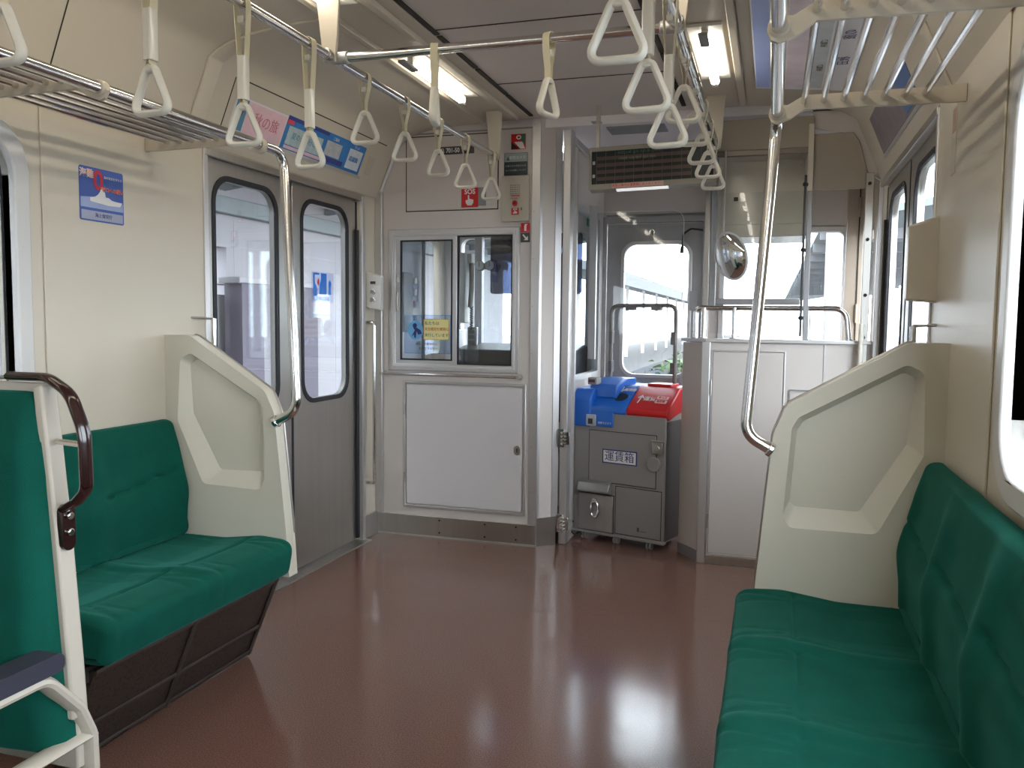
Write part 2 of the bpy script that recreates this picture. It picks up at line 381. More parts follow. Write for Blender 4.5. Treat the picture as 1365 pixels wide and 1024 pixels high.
# hatch
MB().plate([rect(-1.972, -1.252, .165, .882), rect(-1.958, -1.266, .179, .868)], YC - .014, YC, 'xz').build('hatch_frame', ALU, wc, bevel=.003)
hd = MB().box(-1.952, -1.272, YC - .012, YC, .185, .862).build('hatch_door', HATCHW, wc, bevel=.002)
MB().plate([[(-1.298 + .019 * math.cos(t * pi / 12), .523 + .027 * math.sin(t * pi / 12)) for t in range(24)]], YC - .018, YC - .012, 'xz').build('lock', STEEL, hd, bevel=.002)
MB().box(-1.3005, -1.2955, YC - .0195, YC - .018, .512, .534).build('keyhole', DARKG, hd)
for z in (.335, .72): MB().cyl((-1.962, YC - .018, z - .03), (-1.962, YC - .018, z + .03), .006, 10).build('hinge', STEEL, wc)
bb = MB().box(XL, -1.19, YC - .012, YC, 0, .118).build('baseboard_cab', STEEL, bevel=.002); struct(bb)
sc = MB()
for x in (-1.75, -1.48, -1.30): 
    for z in (.03, .10): sc.cyl((x, YC - .015, z), (x, YC - .012, z), .005, 10)
sc.build('rivets', DARKG, bb)
MB().box(XL, -1.19, YC - .016, YC - .012, 0.0, .008).build('floor_bead', ALU, bb)
bl2 = MB().box(XL, XL + .012, 4.10, YC, 0, .13).build('baseboard_left', STEEL, bevel=.002); struct(bl2)

# angled column and passage side
def vpanel(a, b, z0, z1, th):
    """vertical panel between two plan points"""
    a = Vector((a[0], a[1], 0)); b = Vector((b[0], b[1], 0)); d = (b - a).normalized(); nn = Vector((-d.y, d.x, 0)) * th
    m = MB(); P = [a, b, b + nn, a + nn]
    return m.add([(p.x, p.y, z0) for p in P] + [(p.x, p.y, z1) for p in P], [(0,3,2,1),(4,5,6,7),(0,1,5,4),(1,2,6,5),(2,3,7,6),(3,0,4,7)])
wp = vpanel((-1.19, YC), (-1.105, 4.37), 0.0, 2.28, .02).build('wall_passage', CREAMF, smooth=0); struct(wp)
vpanel((-1.192, YC - .006), (-1.178, YC + .008), 0, 2.28, .01).build('corner_trim', ALU, wp)
vpanel((-1.186, YC - .004), (-1.102, 4.362), 0, .155, .01).build('kick_plate', STEEL, wp)
vpanel((-1.122, 4.345), (-1.095, 4.372), .1, 2.28, .012).build('edge_trim', ALU, wp)
MB().plate([rect(4.45, YF, 0, 2.22), rrect(4.51, 5.17, .90, 1.865, .02)], -1.08, -1.05, 'yz').build('side_panel', CREAMF, wp)
MB().plate([rrect(4.495, 5.185, .885, 1.88, .02), rrect(4.525, 5.155, .915, 1.85, .02)], -1.085, -1.043, 'yz').build('window_frame', ALU, wp, bevel=.003)
MB().plate([rect(4.52, 5.16, .91, 1.855)], -1.068, -1.064, 'yz').build('pane', PANE, wp)
MB().box(-1.09, -1.045, 4.37, 4.455, 0, 2.24).build('door_post', ALU, wp, bevel=.006)
MB().box(-1.07, -1.03, 4.44, 5.3, 2.165, 2.20).build('ceiling_strip', ALU, wp, bevel=.004)
MB().box(-1.05, -1.028, 4.45, 4.47, .12, 2.16).build('glazing_bead', ALU, wp, bevel=.003)
for z in (.59, .12):
    h = MB(); 
    for dz in (-.03, -.01, .01, .03): h.cyl((-1.062, 4.352, z + dz - .006), (-1.062, 4.352, z + dz + .006), .017, 14)
    h.box(-1.095, -1.06, 4.357, 4.366, z - .05, z + .05).box(-1.06, -1.03, 4.35, 4.36, z - .035, z + .035)
    h.build('hinge', CHROME, wp, bevel=.002)

# right-hand booth partition
wb = empty('booth_partition', (-.3, 4.27, 0)); struct(wb)
wb.name = 'wall_booth'
ZB = 1.13
MB().box(-.318, XR, YC - .01, YC + .03, 0.04, ZB).build('front_panel', CREAMF, wb, bevel=.002)
vpanel((-.445, 4.44), (-.318, YC - .01), 0.0, ZB - .01, .02).build('angled_panel', CREAMF, wb)
vpanel((-.449, 4.436), (-.322, YC - .016), 0, .055, .006).build('angled_kick_plate', FDOOR, wb)
MB().box(-.335, -.292, YC - .022, YC + .0, 0.0, ZB).build('corner_strip', ALU, wb, bevel=.004)
MB().plate([[(-.455, 4.44), (-.32, YC - .022), (XR, YC - .022), (XR, YC + .04), (-.30, YC + .04), (-.43, 4.47)]], ZB - .004, ZB + .014, 'xy').build('top_cap', ALU, wb, bevel=.003)
MB().box(-.292, XR, YC - .018, YC - .005, 0.0, .045).build('kick_plate', STEEL, wb, bevel=.002)
MB().plate([rect(-.290, .066, .045, 1.088), rect(-.282, .058, .053, 1.080)], YC - .016, YC - .008, 'xz').build('door_frame', ALU, wb, bevel=.002)
MB().box(-.279, .055, YC - .015, YC - .008, .056, 1.077).build('panel_door', CREAMF, wb, bevel=.002)
for z in (.22, .90): MB().cyl((-.286, YC - .02, z - .035), (-.286, YC - .02, z + .035), .006, 10).build('hinge', STEEL, wb)
MB().plate([rrect(.085, .235, .80, .902, .006), rrect(.092, .228, .807, .895, .004)], YC - .015, YC - .008, 'xz').build('recess_frame', GREYP, wb)
MB().box(.24, .248, YC - .014, YC - .008, .05, ZB).build('joint_strip', ALU, wb)
MB().box(.395, .432, YC - .02, YC + .0, 0, 1.93).build('side_post', STEEL, wb, bevel=.003)
sc = MB()
for z in (1.16, 1.36, 1.62, 1.88): sc.cyl((.412, YC - .026, z), (.412, YC - .02, z), .008, 12)
sc.build('post_screws', DARKG, wb)

# upper header panels of the booth
hd = struct(empty('trim_13', (0, YC, 2)))
MB().box(-.305, .155, YC - .01, YC + .02, 2.062, 2.21).build('header_panel', TAN, hd, bevel=.003)
MB().box(-.305, .150, YC - .016, YC + .01, 2.035, 2.062).build('header_lip', mat('lip_brown', (.22, .19, .16, 1), .4, .5), hd, bevel=.003)
MB().plate([[(.158, 1.862), (.41, 1.862), (.405, 1.93), (.365, 2.08), (.335, 2.125), (.158, 2.125)]], YC + .005, YC + .02, 'xz').build('header_panel', TAN, hd, bevel=.003)
MB().box(.135, .16, YC - .02, YC + .03, 1.855, 2.17).build('post', CREAM, hd, bevel=.003)
MB().plate([[(.15, 2.16), (.33, 2.12), (.405, 1.94), (.465, 1.90), (.465, 2.34), (.15, 2.34)]], YC + .02, YC + .05, 'xz').build('end_beam', CREAMF, hd)

# ------------------------------------------------------------------ lamps
def lamp(x, y0, y1, label):
    e = tag(empty('ceiling_light', (x, (y0 + y1) / 2, 2.27)), label, 'light', 'fluorescent lights in the ceiling strips')
    MB().box(x - .062, x + .062, y0 - .05, y1 + .05, 2.262, 2.2735).build('reflector', mat('lamp_reflector', (.82, .80, .74, 1), .4), e, bevel=.002)
    MB().tube([(x, y0, 2.238), (x, y1, 2.238)], .018, 16).build('tube', TUBE, e)
    for y, s in ((y0, -1), (y1, 1)):
        MB().plate([rrect(y - .02, y + .02, 2.216, 2.262, .012)], x - .012, x + .012, 'yz').build('socket', PLASTIC, e, bevel=.003)
    MB().box(x - .016, x + .016, y0 - .10, y0 + .03, 2.214, 2.226).build('starter_cover', GREYP, e, bevel=.004)
    return e
LX, RX = -1.405, XM + 1.405
lamp(LX, 3.12, 3.68, 'lit fluorescent tube over the left strap rail, in front of the cab')
lamp(RX, 3.12, 3.68, 'lit fluorescent tube right of the right strap rail')
for (a, b), wd in zip(((1.35, 2.5), (0.0, 1.15), (-1.4, -.25), (-2.8, -1.65)), ('first', 'second', 'third', 'fourth')):
    lamp(LX, a, b, 'ceiling tube light behind the camera, left row, %s from the front' % wd)
    lamp(RX, a, b, 'ceiling tube light behind the camera, right row, %s from the front' % wd)
k = 14
for sgn in (1, -1):
    mx = (lambda x: x) if sgn == 1 else (lambda x: XM - x)
    for (a, b, z0, m) in ((-1.515, -1.485, 2.255, STRIP), (-1.325, -1.29, 2.255, STRIP), (-1.29, -1.235, 2.272, STRIP)):
        x0, x1 = sorted((mx(a), mx(b))); struct(MB().box(x0, x1, YB, 4.20, z0, 2.2815).build('trim_%d' % k, m, bevel=.004)); k += 1
    x0, x1 = sorted((mx(-1.232), mx(-1.212))); d_ = MB()
    for y in [1.7 + .42 * i for i in range(6)]: d_.box(x0, x1, y, y + .40, 2.274, 2.2812)
    struct(d_.build('trim_%d' % k, DARKG)); k += 1
    x0, x1 = sorted((mx(-1.515), mx(-1.29))); struct(MB().box(x0, x1, YB, 4.20, 2.2735, 2.2815).build('trim_%d' % k, STRIP)); k += 1

# ------------------------------------------------------------------ strap rails
RZ = 2.05; LXR, RXR = -1.365, -0.279
def rail(x, label):
    e = tag(empty('strap_rail', (x, 0, RZ)), label, 'rail')
    MB().tube([(x, -3.5, RZ), (x, 4.07, RZ)], .0145, 14).build('tube', CHROME, e)
    for y in (4.045, 2.405, .75):
        zb = 2.282
        v = [(x - .052, zb), (x + .038, zb), (x + .026, RZ + .03), (x + .02, RZ - .018), (x - .02, RZ - .018), (x - .028, RZ + .03)]
        MB().plate([v], y - .006, y + .006, 'xz').build('bracket', STRIP, e, bevel=.003)
        MB().box(x - .06, x + .05, y - .03, y + .03, 2.272, 2.281).build('bracket_foot', STRIP, e, bevel=.003)
        MB().cyl((x, y - .03, RZ), (x, y + .03, RZ), .019).build('collar', STEEL, e, bevel=.003)
    return e
rail_l = rail(LXR, 'long chrome strap rail running along the left of the ceiling')
rail_r = rail(RXR, 'long chrome strap rail running along the right of the ceiling')
xr = tag(empty('strap_rail', (-.82, 2.43, RZ)), 'short chrome strap rail crossing between the two long rails', 'rail')
MB().tube([(LXR, 2.43, RZ), (RXR, 2.43, RZ)], .0145, 14).build('tube', CHROME, xr)
for x in (LXR + .03, RXR - .03): MB().cyl((x - .022, 2.43, RZ), (x + .022, 2.43, RZ), .0195).build('sleeve', ALU, xr, bevel=.003)

def make_strap(long):
    e = empty('strap_hanger', (0, 0, 0))          # local origin on the rail axis; rail runs along local Y
    zr = -.262 if long else -.116                 # ring apex
    bl = MB(); hw = .0115
    # belt loop over the bar, belt width along Y
    path = [(.004, zr - .004)] + [(.004 + .001, zr + .03), (.017, -.03)] + [(.0175 * math.cos(t), .0175 * math.sin(t)) for t in [i * pi / 8 for i in range(9)]] + [(-.017, -.03), (-.005, zr + .03), (-.004, zr - .004)]
    A = [(x, -hw, z) for x, z in path]; B = [(x, hw, z) for x, z in path]; th = .0016
    A2 = [(x * (1 + th / .0175), -hw, z * 1.0 + (th if z > -.001 else 0)) for x, z in path]; B2 = [(x, hw, z) for (x, _, z) in A2]
    nP = len(path)
    for P, Q in ((A, B), (A2, B2), (A, A2), (B, B2)):
        bl.add(list(P) + list(Q), [(i, i + 1, nP + i + 1, nP + i) for i in range(nP - 1)])
    bl.build('belt', BELT, e)
    MB().box(-.009, .009, -.0125, .0125, -.052, -.034).build('buckle', PLASTIC, e, bevel=.003)
    if long: MB().plate([rrect(-.0125, .0125, -.014, .014, .006)], zr + .012, zr + .125, 'xy').build('sleeve', SLEEVE, e)
    tri = rpoly([(-.050, zr - .104), (.050, zr - .104), (.011, zr - .004), (-.011, zr - .004)], [.017, .017, .012, .012], 7)
    out = []
    for x, z in tri:                                # bow the sides outward a little
        t = (zr - .004 - z) / .1; out.append((x * (1 + .17 * math.sin(pi * min(max(t, 0), 1))), 0, z))
    MB().tube(out, .0075, 12, closed=True, up=(0, 1, 0), flat=(.0115, .0080)).build('ring', PLASTIC, e)
    MB().box(-.011, .011, -.010, .010, zr - .014, zr + .004).build('ring_neck', PLASTIC, e, bevel=.004)
    return e
protoL, protoS = make_strap(True), make_strap(False); usedp = set()
ordw = ['nearest the camera', 'second from the camera', 'third from the camera', 'fourth from the camera', 'fifth from the camera', 'sixth from the camera', 'seventh from the camera', 'eighth from the camera', 'farthest, beside the cab wall']
def strap(long, loc, rz, label, grp, tilt=0.0):
    p = protoL if long else protoS
    if long in usedp: p = copy_tree(p)
    usedp.add(long); p.location = loc; p.rotation_euler = (0, tilt, rz); tag(p, label, 'strap', grp)
for i, (y, lg) in enumerate(((1.215, 1), (1.60, 1), (1.947, 1), (2.28, 1), (2.64, 0), (2.965, 0), (3.30, 0), (3.625, 0), (3.99, 0))):
    strap(bool(lg), (LXR, y, RZ), random.uniform(-.12, .12), '%s strap hanger on the left long rail, %s' % ('long' if lg else 'short', ordw[i]), 'strap hangers on the left rail')
for i, (y, lg) in enumerate(((1.50, 1), (1.86, 1), (2.24, 1), (2.61, 0), (2.95, 0), (3.29, 0), (3.61, 0), (3.92, 0))):
    strap(bool(lg), (RXR, y, RZ), random.uniform(-.12, .12), '%s strap hanger on the right long rail, %s' % ('long' if lg else 'short', ordw[i] if i < 7 else 'farthest, before the booth'), 'strap hangers on the right rail')
strap(False, (-1.018, 2.43, RZ), pi / 2 + .25, 'strap hanger on the cross rail, below the left ceiling tube', 'strap hangers on the cross rail')
strap(False, (-.655, 2.43, RZ), pi / 2 - .3, 'strap hanger near the middle of the cross rail', 'strap hangers on the cross rail')

# ------------------------------------------------------------------ luggage racks and stanchions
def rack(sgn, label):
    mx = (lambda x: x) if sgn == 1 else (lambda x: XM - x)
    e = tag(empty('luggage_rack', (mx(.2), 0, 1.82)), label, 'luggage rack')
    MB().tube([(mx(-.007), -3.0, 1.803), (mx(-.007), 2.45, 1.803)], .016, 14).build('front_bar', CHROME, e)
    for i in range(7):
        x = .062 + .0502 * i
        MB().tube([(mx(x), -3.0, 1.829), (mx(x), 2.485, 1.829)], .0088, 10).build('bar', CHROME, e)
    for y in (2.465, 1.765, 1.065, -.4):
        pr = [(-.007, 1.772), (.03, 1.785), (.062, 1.808), (.40, 1.803), (.462, 1.803), (.462, 1.85), (.41, 1.846), (.062, 1.846), (.02, 1.822), (-.007, 1.826), (-.026, 1.815), (-.030, 1.797), (-.022, 1.778)]
        pl = [(mx(x), z) for x, z in pr]
        MB().plate([pl], y - .006, y + .006, 'xz').build('bracket', STRIP, e, bevel=.003)
        MB().cyl((mx(-.007), y - .012, 1.803), (mx(-.007), y + .012, 1.803), .0215, 20).build('bracket_ring', STRIP, e, bevel=.004)
    return e
rack(1, 'chrome bar luggage rack high on the right wall')
rack(-1, 'chrome bar luggage rack high on the left wall')
def stanchion(pts, label):
    p = rpoly(pts, [0, .10, .09, .10, 0], 10, closed=False)
    o = tag(empty('stanchion_pole', pts[-2]), label, 'pole')
    MB().tube(p, .0165, 16).build('tube', CHROME, o)
    a = Vector(pts[-1]); b = Vector(pts[-2]); d = (a - b).normalized()
    MB().cyl(a - d * .012, a + d * .004, .022).build('flange', CHROME, o, bevel=.003)
    return o
stanchion([(XM + .007, 2.452, 1.803), (XM + .007, 2.60, 1.805), (-1.582, 2.545, .90), (-1.672, 2.545, .855)], 'curved chrome pole from left luggage rack down to left seat end')
bpy.data.objects['stanchion_pole'].name = 'stanchion_pole'
stanchion([(-.007, 2.452, 1.803), (-.007, 2.57, 1.805), (-.067, 2.525, .895), (.010, 2.525, .852)], 'curved chrome pole from right luggage rack down to right seat end')

# ------------------------------------------------------------------ seat end partitions
def seat_end(y, outl, out_r, A, B, label, base_in):
    e = tag(empty('seat_end_panel', (outl[0][0], y, .3)), label, 'seat end panel')
    O = rpoly(outl, out_r, 6); A = rpoly(A, .028, 5); B = rpoly(B, .022, 5); th = .055; dp = .036
    A = [tuple(p[:2]) for p in A]; B = [tuple(p[:2]) for p in B]; O = [tuple(p[:2]) for p in O]
    m = MB().plate([O, A], y, y + dp, 'xz'); m.plate([O], y + dp + .0005, y + th, 'xz')
    m.ringband([(x, y + .0005, z) for x, z in A], [(x, y + dp, z) for x, z in B])
    m.build('moulded_panel', PARTM, e, smooth=40)
    E_ = [p for p in O if abs(p[0] - outl[0][0]) > .004 and p[1] > .44]
    MB().tube([(x, y + th - .002, z) for x, z in E_], .005, 8).build('edge_trim', STEEL, e)
    return e
mirr = lambda P: [(XM - x, z) for x, z in P]
LA = [(-2.066, 1.070), (-2.021, 1.093), (-1.745, .935), (-1.719, .905), (-1.715, .650), (-1.733, .607), (-1.975, .614), (-2.082, .844)]
LB = [(-2.050, 1.052), (-2.016, 1.070), (-1.757, .922), (-1.733, .895), (-1.731, .685), (-1.745, .668), (-1.925, .664), (-2.040, .868)]
LO = [(XL, .30), (XL, 1.157), (-2.025, 1.157), (-1.71, .965), (-1.672, .885), (-1.628, .45), (-1.618, .30)]
seat_end(2.54, LO, [0, 0, .05, .06, .10, 0, 0], LA, LB, 'cream moulded seat end panel beside the left doors', 0)
RO = [(XR, .30), (XR, 1.172), (.365, 1.172), (.045, .985), (.012, .90), (-.025, .45), (-.032, .30)]
RA = [(.405, 1.090), (.360, 1.112), (.080, .952), (.063, .92), (.046, .665), (.062, .628), (.300, .628), (.412, .86)]
RB = [(.388, 1.073), (.356, 1.088), (.094, .938), (.078, .912), (.064, .70), (.078, .685), (.255, .682), (.372, .885)]
seat_end(2.52, RO, [0, 0, .05, .06, .10, 0, 0], RA, RB, 'cream moulded seat end panel beside the right doors', 0)
# slim chrome edging under the stanchion foot
# ------------------------------------------------------------------ long bench seats
def sweep_cushion(profile, y0, y1, disp, name, m, parent, endr=.03, ny=None):
    """closed profile (x,z) swept along y with rounded ends and displacement disp(p, n, y)"""
    P = rpoly(profile, [.0] * 0 or [q[2] for q in profile] if len(profile[0]) == 3 else .03, 6) if False else profile
    pts = []
    for i in range(len(P)):
        a, b = Vector(P[i]), Vector(P[(i + 1) % len(P)]); L = (b - a).length; k_ = max(1, int(L / .012))
        for j in range(k_): pts.append(a + (b - a) * j / k_)
    N = len(pts); c = sum(pts, Vector((0, 0))) / N; nrm = []
    area = sum(pts[i].x * pts[(i+1)%N].y - pts[(i+1)%N].x * pts[i].y for i in range(N))
    for i in range(N):
        t = (pts[(i + 1) % N] - pts[i - 1]).normalized(); q = Vector((t.y, -t.x)); nrm.append(q if area > 0 else -q)
    ny = ny or int((y1 - y0) / .010); vs = []; fs = []
    ys = [y0 + endr * (1 - math.cos(pi / 2 * i / 5)) for i in range(5)] + [y0 + endr + (y1 - y0 - 2 * endr) * i / ny for i in range(ny + 1)] + [y1 - endr * (1 - math.cos(pi / 2 * i / 5)) for i in range(4, -1, -1)]
    for y in ys:
        e_ = min(y - y0, y1 - y); ins = endr - math.sqrt(max(0, endr ** 2 - (endr - e_) ** 2)) if e_ < endr else 0
        for i in range(N):
            d = disp(pts[i], nrm[i], y); q = pts[i] + nrm[i] * (d - ins * .9); vs.append((q.x, y, q.y))
    for j in range(len(ys) - 1):
        for i in range(N): fs.append((j * N + i, j * N + (i + 1) % N, (j + 1) * N + (i + 1) % N, (j + 1) * N + i))
    fs.append(tuple(range(N))); fs.append(tuple((len(ys) - 1) * N + i for i in range(N)))
    return MB().add(vs, fs).build(name, m, parent, smooth=60)
def gauss(t, s): return math.exp(-(t / s) ** 2)
PITCH = .43
def bench(sgn, y0, y1, yend, label):
    mx = (lambda x: x) if sgn == 1 else (lambda x: XM - x)
    e = tag(empty('bench_seat', (mx(.2), (y0 + y1) / 2, 0)), label, 'bench seat')
    def seatdisp(p, nn, y):
        if nn.y < .3 and p.y < .36: return 0
        x = mx(p.x); s = (yend - y) / PITCH; fr = s - math.floor(s); edge = min(fr, 1 - fr) * PITCH
        wv = 0.010 * math.sin(9 * x + math.floor(s + .5) * 1.7)
        d = -.013 * (1 - gauss(edge, .065)) - .004 * gauss(edge - .035, .018) * (1 if x < .3 else .3)
        if nn.y > .7:
            if abs(s - round(s)) * PITCH > .018: d -= .012 * gauss(x - .082 - wv * .4, .006)
            d -= .003 * gauss(x - .2, .09) * (1 - gauss(edge, .1))
        d -= .0045 * (gauss(edge - .055 - .02 * math.sin(14 * x), .005) + .6 * gauss(edge - .115 + .02 * math.sin(11 * x + 1), .005)) * (1 if x < .06 else .35 if x > .14 else 0)
        return d * max(nn.y, .25)
    prof = rpoly([(-.066, .318), (.36, .30), (.375, .432), (.20, .434), (.05, .454), (-.092, .445)], [.025, .02, .01, .2, .2, .06], 8)
    prof = [(mx(x), z) for x, z, *_ in [tuple(q) + (0,) for q in prof]]
    sweep_cushion(prof, y0, y1, seatdisp, 'seat_cushion', GREEN, e)
    def backdisp(p, nn, y):
        x = mx(p.x)
        if (nn.x * sgn) > -.2 and p.y < .83: return 0
        s = (yend - y) / PITCH; fr = s - math.floor(s); edge = min(fr, 1 - fr) * PITCH
        d = -.020 * (1 - gauss(edge, .06)) 
        if .5 < p.y < .8 and edge > .012: d -= .012 * gauss(p.y - .655 + .05 * (fr - .5), .006) * min(1, edge / .05)
        d += .006 * gauss(p.y - .58, .05)
        return d * min(1, max(0, (.865 - p.y) / .12)) ** 1.2
    prof = rpoly([(.355, .43), (.350, .62), (.385, .76), (.415, .848), (.462, .852), (.462, .43)], [.01, .25, .25, .035, .02, .01], 8)
    prof = [(mx(q[0]), q[1]) for q in prof]
    sweep_cushion(prof, y0 + .004, y1 - .004, backdisp, 'backrest', GREEN, e)
    # heater casing under the seat
    a, b, c, d = (-.02, .30), (.10, .012), (.125, .012), (.005, .30)
    fb = MB()
    pl = lambda y: [(mx(x), y, z) for x, z in (a, b, c, d)]
    MB().add(pl(y0 + .02) + pl(y1 - .02), [(0,1,2,3),(4,7,6,5),(0,4,5,1),(1,5,6,2),(2,6,7,3),(3,7,4,0)]).build('heater_mesh', MESHM, e, smooth=0)
    def lean(t): return (a[0] + (b[0] - a[0]) * t, a[1] + (b[1] - a[1]) * t)
    for t in (.02, .62, .97):
        x, z = lean(t); fb.tube([(mx(x - .004), y0 + .02, z), (mx(x - .004), y1 - .02, z)], .009, 6, flat=(.011, .004), up=(mx(0) - mx(.12), 0, .288))
    yy = y1 - .03
    while yy > y0:
        (xa, za), (xb, zb) = lean(.0), lean(1.0); fb.tube([(mx(xa - .005), yy, za), (mx(xb - .005), yy, zb)], .01, 6, flat=(.012, .004), up=(0, 1, 0)); yy -= .43
    fb.build('heater_frame', HEATFR, e)
    MB().box(*sorted((mx(.0), mx(.46))), y0 + .01, y1 - .01, .27, .312).build('seat_base', HEATFR, e)
    return e
bench(1, -1.4, 2.515, 2.515, 'long green moquette bench seat along the right wall')
bench(-1, 1.66, 2.535, 2.535, 'short green moquette bench seat along the left wall, before the doors')

# ------------------------------------------------------------------ cross seat, left foreground
cs = tag(empty('cross_seat', (-1.7, 1.1, 0)), 'green two person cross seat with cream frame in left foreground', 'seat')
pts = [(1.090, .45), (1.073, .60), (1.083, .80), (1.103, 1.0), (1.125, 1.086), (1.152, 1.09), (1.150, .45)]
pr = rpoly(pts, [.02, .3, .3, .2, .03, .015, .01], 6)
m = MB(); N = len(pr); vs = []; fs = []; xa = -2.11
ts = [0, .004, .009, .016, .026, .04] + [.04 + .92 * i / 40 for i in range(1, 40)] + [.96, .974, .984, .991, .996, 1]; nx = len(ts) - 1
for t in ts:
    for (y, z) in pr:
        xb = -1.222 + (1.09 - z) * .075
        x = xa + (xb - xa) * t; e_ = min(t, 1 - t) * .88; ins = .034 * max(0, 1 - e_ / .036) ** 2.2
        f_ = 1.0 if y < 1.140 else 0.0
        u_ = (t * 2) % 1; bulge = .014 * (1 - math.sin(pi * min(u_ * 1.1, 1))) - .010
        vs.append((x, y + (bulge + ins) * f_, z - ins * .4 * (1 if z > 1.0 else 0)))
for i in range(nx):
    for j in range(N): fs.append((i * N + j, i * N + (j + 1) % N, (i + 1) * N + (j + 1) % N, (i + 1) * N + j))
fs += [tuple(range(N)), tuple(nx * N + j for j in range(N))]
m.add(vs, fs).build('backrest', GREEN, cs, smooth=60)
sp = rpoly([(.66, .30), (1.07, .30), (1.07, .44), (.90, .445), (.64, .46)], [.02, .01, .02, .2, .05], 8)
MB().plate([sp], -2.11, -1.215, 'yz').build('seat_cushion', GREEN, cs, bevel=.012, seg=3)
MB().plate([[(-2.115, .40), (-1.175, .40), (-1.172, .55), (-1.190, .83), (-1.217, 1.102), (-2.115, 1.102)]], 1.150, 1.172, 'xz').build('back_shell', SEATFR, cs, bevel=.004)
MB().add([(x, y, z) for (x, z) in ((-1.236, 1.098), (-1.212, .80), (-1.196, .50), (-1.166, .50), (-1.172, .60), (-1.189, .83), (-1.216, 1.101)) for y in (1.135, 1.1715)],
         [(0,2,4,6,8,10,12)[::-1], (1,3,5,7,9,11,13)] + [(2*i, 2*i+1, (2*i+3) % 14, (2*i+2) % 14) for i in range(7)]).build('side_frame', SEATFR, cs, bevel=.005)
AX = -1.178
ap = rpoly([(AX, .64, .598), (AX, 1.080, .600), (AX, 1.150, .520), (AX, 1.176, .46), (AX, 1.178, .39), (AX, 1.15, .24), (AX, 1.08, .0)], [0, .05, .02, .05, .08, .1, 0], 7, closed=False)
MB().tube(ap, .02, 12, up=(1, 0, 0), flat=(.024, .0125)).build('armrest_frame', SEATFR, cs)
MB().tube([(AX, .64, .456), (AX, 1.182, .458)], .012, 10, up=(1, 0, 0), flat=(.022, .0085)).build('lower_bar', SEATFR, cs)
MB().tube(rpoly([(AX, .64, .598), (AX, .62, .53), (AX, .64, .456), (AX, .68, .0)], [0, .05, .05, 0], 6, closed=False), .015, 10, up=(1, 0, 0), flat=(.022, .012)).build('leg', SEATFR, cs)
MB().plate([rrect(.66, 1.108, .609, .642, .014)], AX - .026, AX + .026, 'yz').build('armrest_pad', ARMPAD, cs, bevel=.008, seg=3)
HY = 1.150
hp = [(-1.300, HY, 1.113), (-1.215, HY, 1.113), (-1.166, HY, 1.086), (-1.138, HY, 1.02), (-1.136, HY, .918), (-1.158, HY, .896), (-1.184, HY - .004, .880)]
MB().tube(rpoly(hp, [0, .05, .06, .10, .03, .01, 0], 8, closed=False), .012, 14, up=(0, 1, 0), flat=(.014, .0080)).build('grab_handle', HANDLE, cs)
MB().plate([rrect(1.138, 1.166, .806, .888, .013)], -1.192, -1.179, 'yz').build('handle_plate', HANDLE, cs, bevel=.003)
sc = MB()
for z in (.868, .839): sc.cyl((-1.180, 1.152, z), (-1.173, 1.152, z), .0070, 14)
sc.build('handle_screws', CHROME, cs, bevel=.002)
MB().cyl((-1.200, HY, 1.0), (-1.142, HY, .997), .0055, 10).build('handle_pin', CHROME, cs)
MB().tube([(-1.315, HY, 1.110), (-1.232, HY, 1.1115)], .008, 10, up=(0, 1, 0), flat=(.012, .004)).build('handle_foot', CHROME, cs)
MB().box(-2.10, -1.26, .95, 1.14, .0, .30).build('seat_base', HEATFR, cs, bevel=.01)

# ------------------------------------------------------------------ cab window in the partition
e = struct(empty('window_9', (-1.68, YC, 1.33)))
MB().plate([rect(-2.065, -1.298, .938, 1.722), rect(-2.022, -1.338, .978, 1.682)], YC - .012, YC + .03, 'xz').build('window_frame', ALU, e, bevel=.004)
MB().plate([rect(-2.045, -1.318, .957, 1.703), rect(-2.03, -1.332, .97, 1.69)], YC - .016, YC - .01, 'xz').build('outer_lip', WHITEF, e, bevel=.002)
s1 = MB().plate([rect(-2.024, -1.655, .975, 1.685), rect(-1.990, -1.682, 1.000, 1.660)], YC - .008, YC + .004, 'xz').build('sliding_sash', ALU, e, bevel=.003)
MB().plate([rect(-1.992, -1.680, .998, 1.662), rect(-1.984, -1.688, 1.006, 1.654)], YC - .010, YC + .002, 'xz').build('sash_gasket', RUBBER, s1)
MB().plate([rect(-1.99, -1.682, 1.0, 1.66)], YC - .002, YC + .001, 'xz').build('pane', PANE, s1)
s2 = MB().plate([rect(-1.662, -1.336, .975, 1.685), rect(-1.650, -1.350, .986, 1.676)], YC + .010, YC + .022, 'xz').build('fixed_sash', RUBBER, e)
MB().plate([rect(-1.652, -1.348, .984, 1.678)], YC + .014, YC + .017, 'xz').build('pane', PANE, s2)
MB().box(-2.014, -2.004, YC - .020, YC - .008, 1.27, 1.38).build('pull_handle', STEEL, s1, bevel=.003)
MB().plate([rrect(-2.012, -1.998, 1.43, 1.47, .003)], YC - .011, YC - .008, 'xz').build('latch', CHROME, s1)
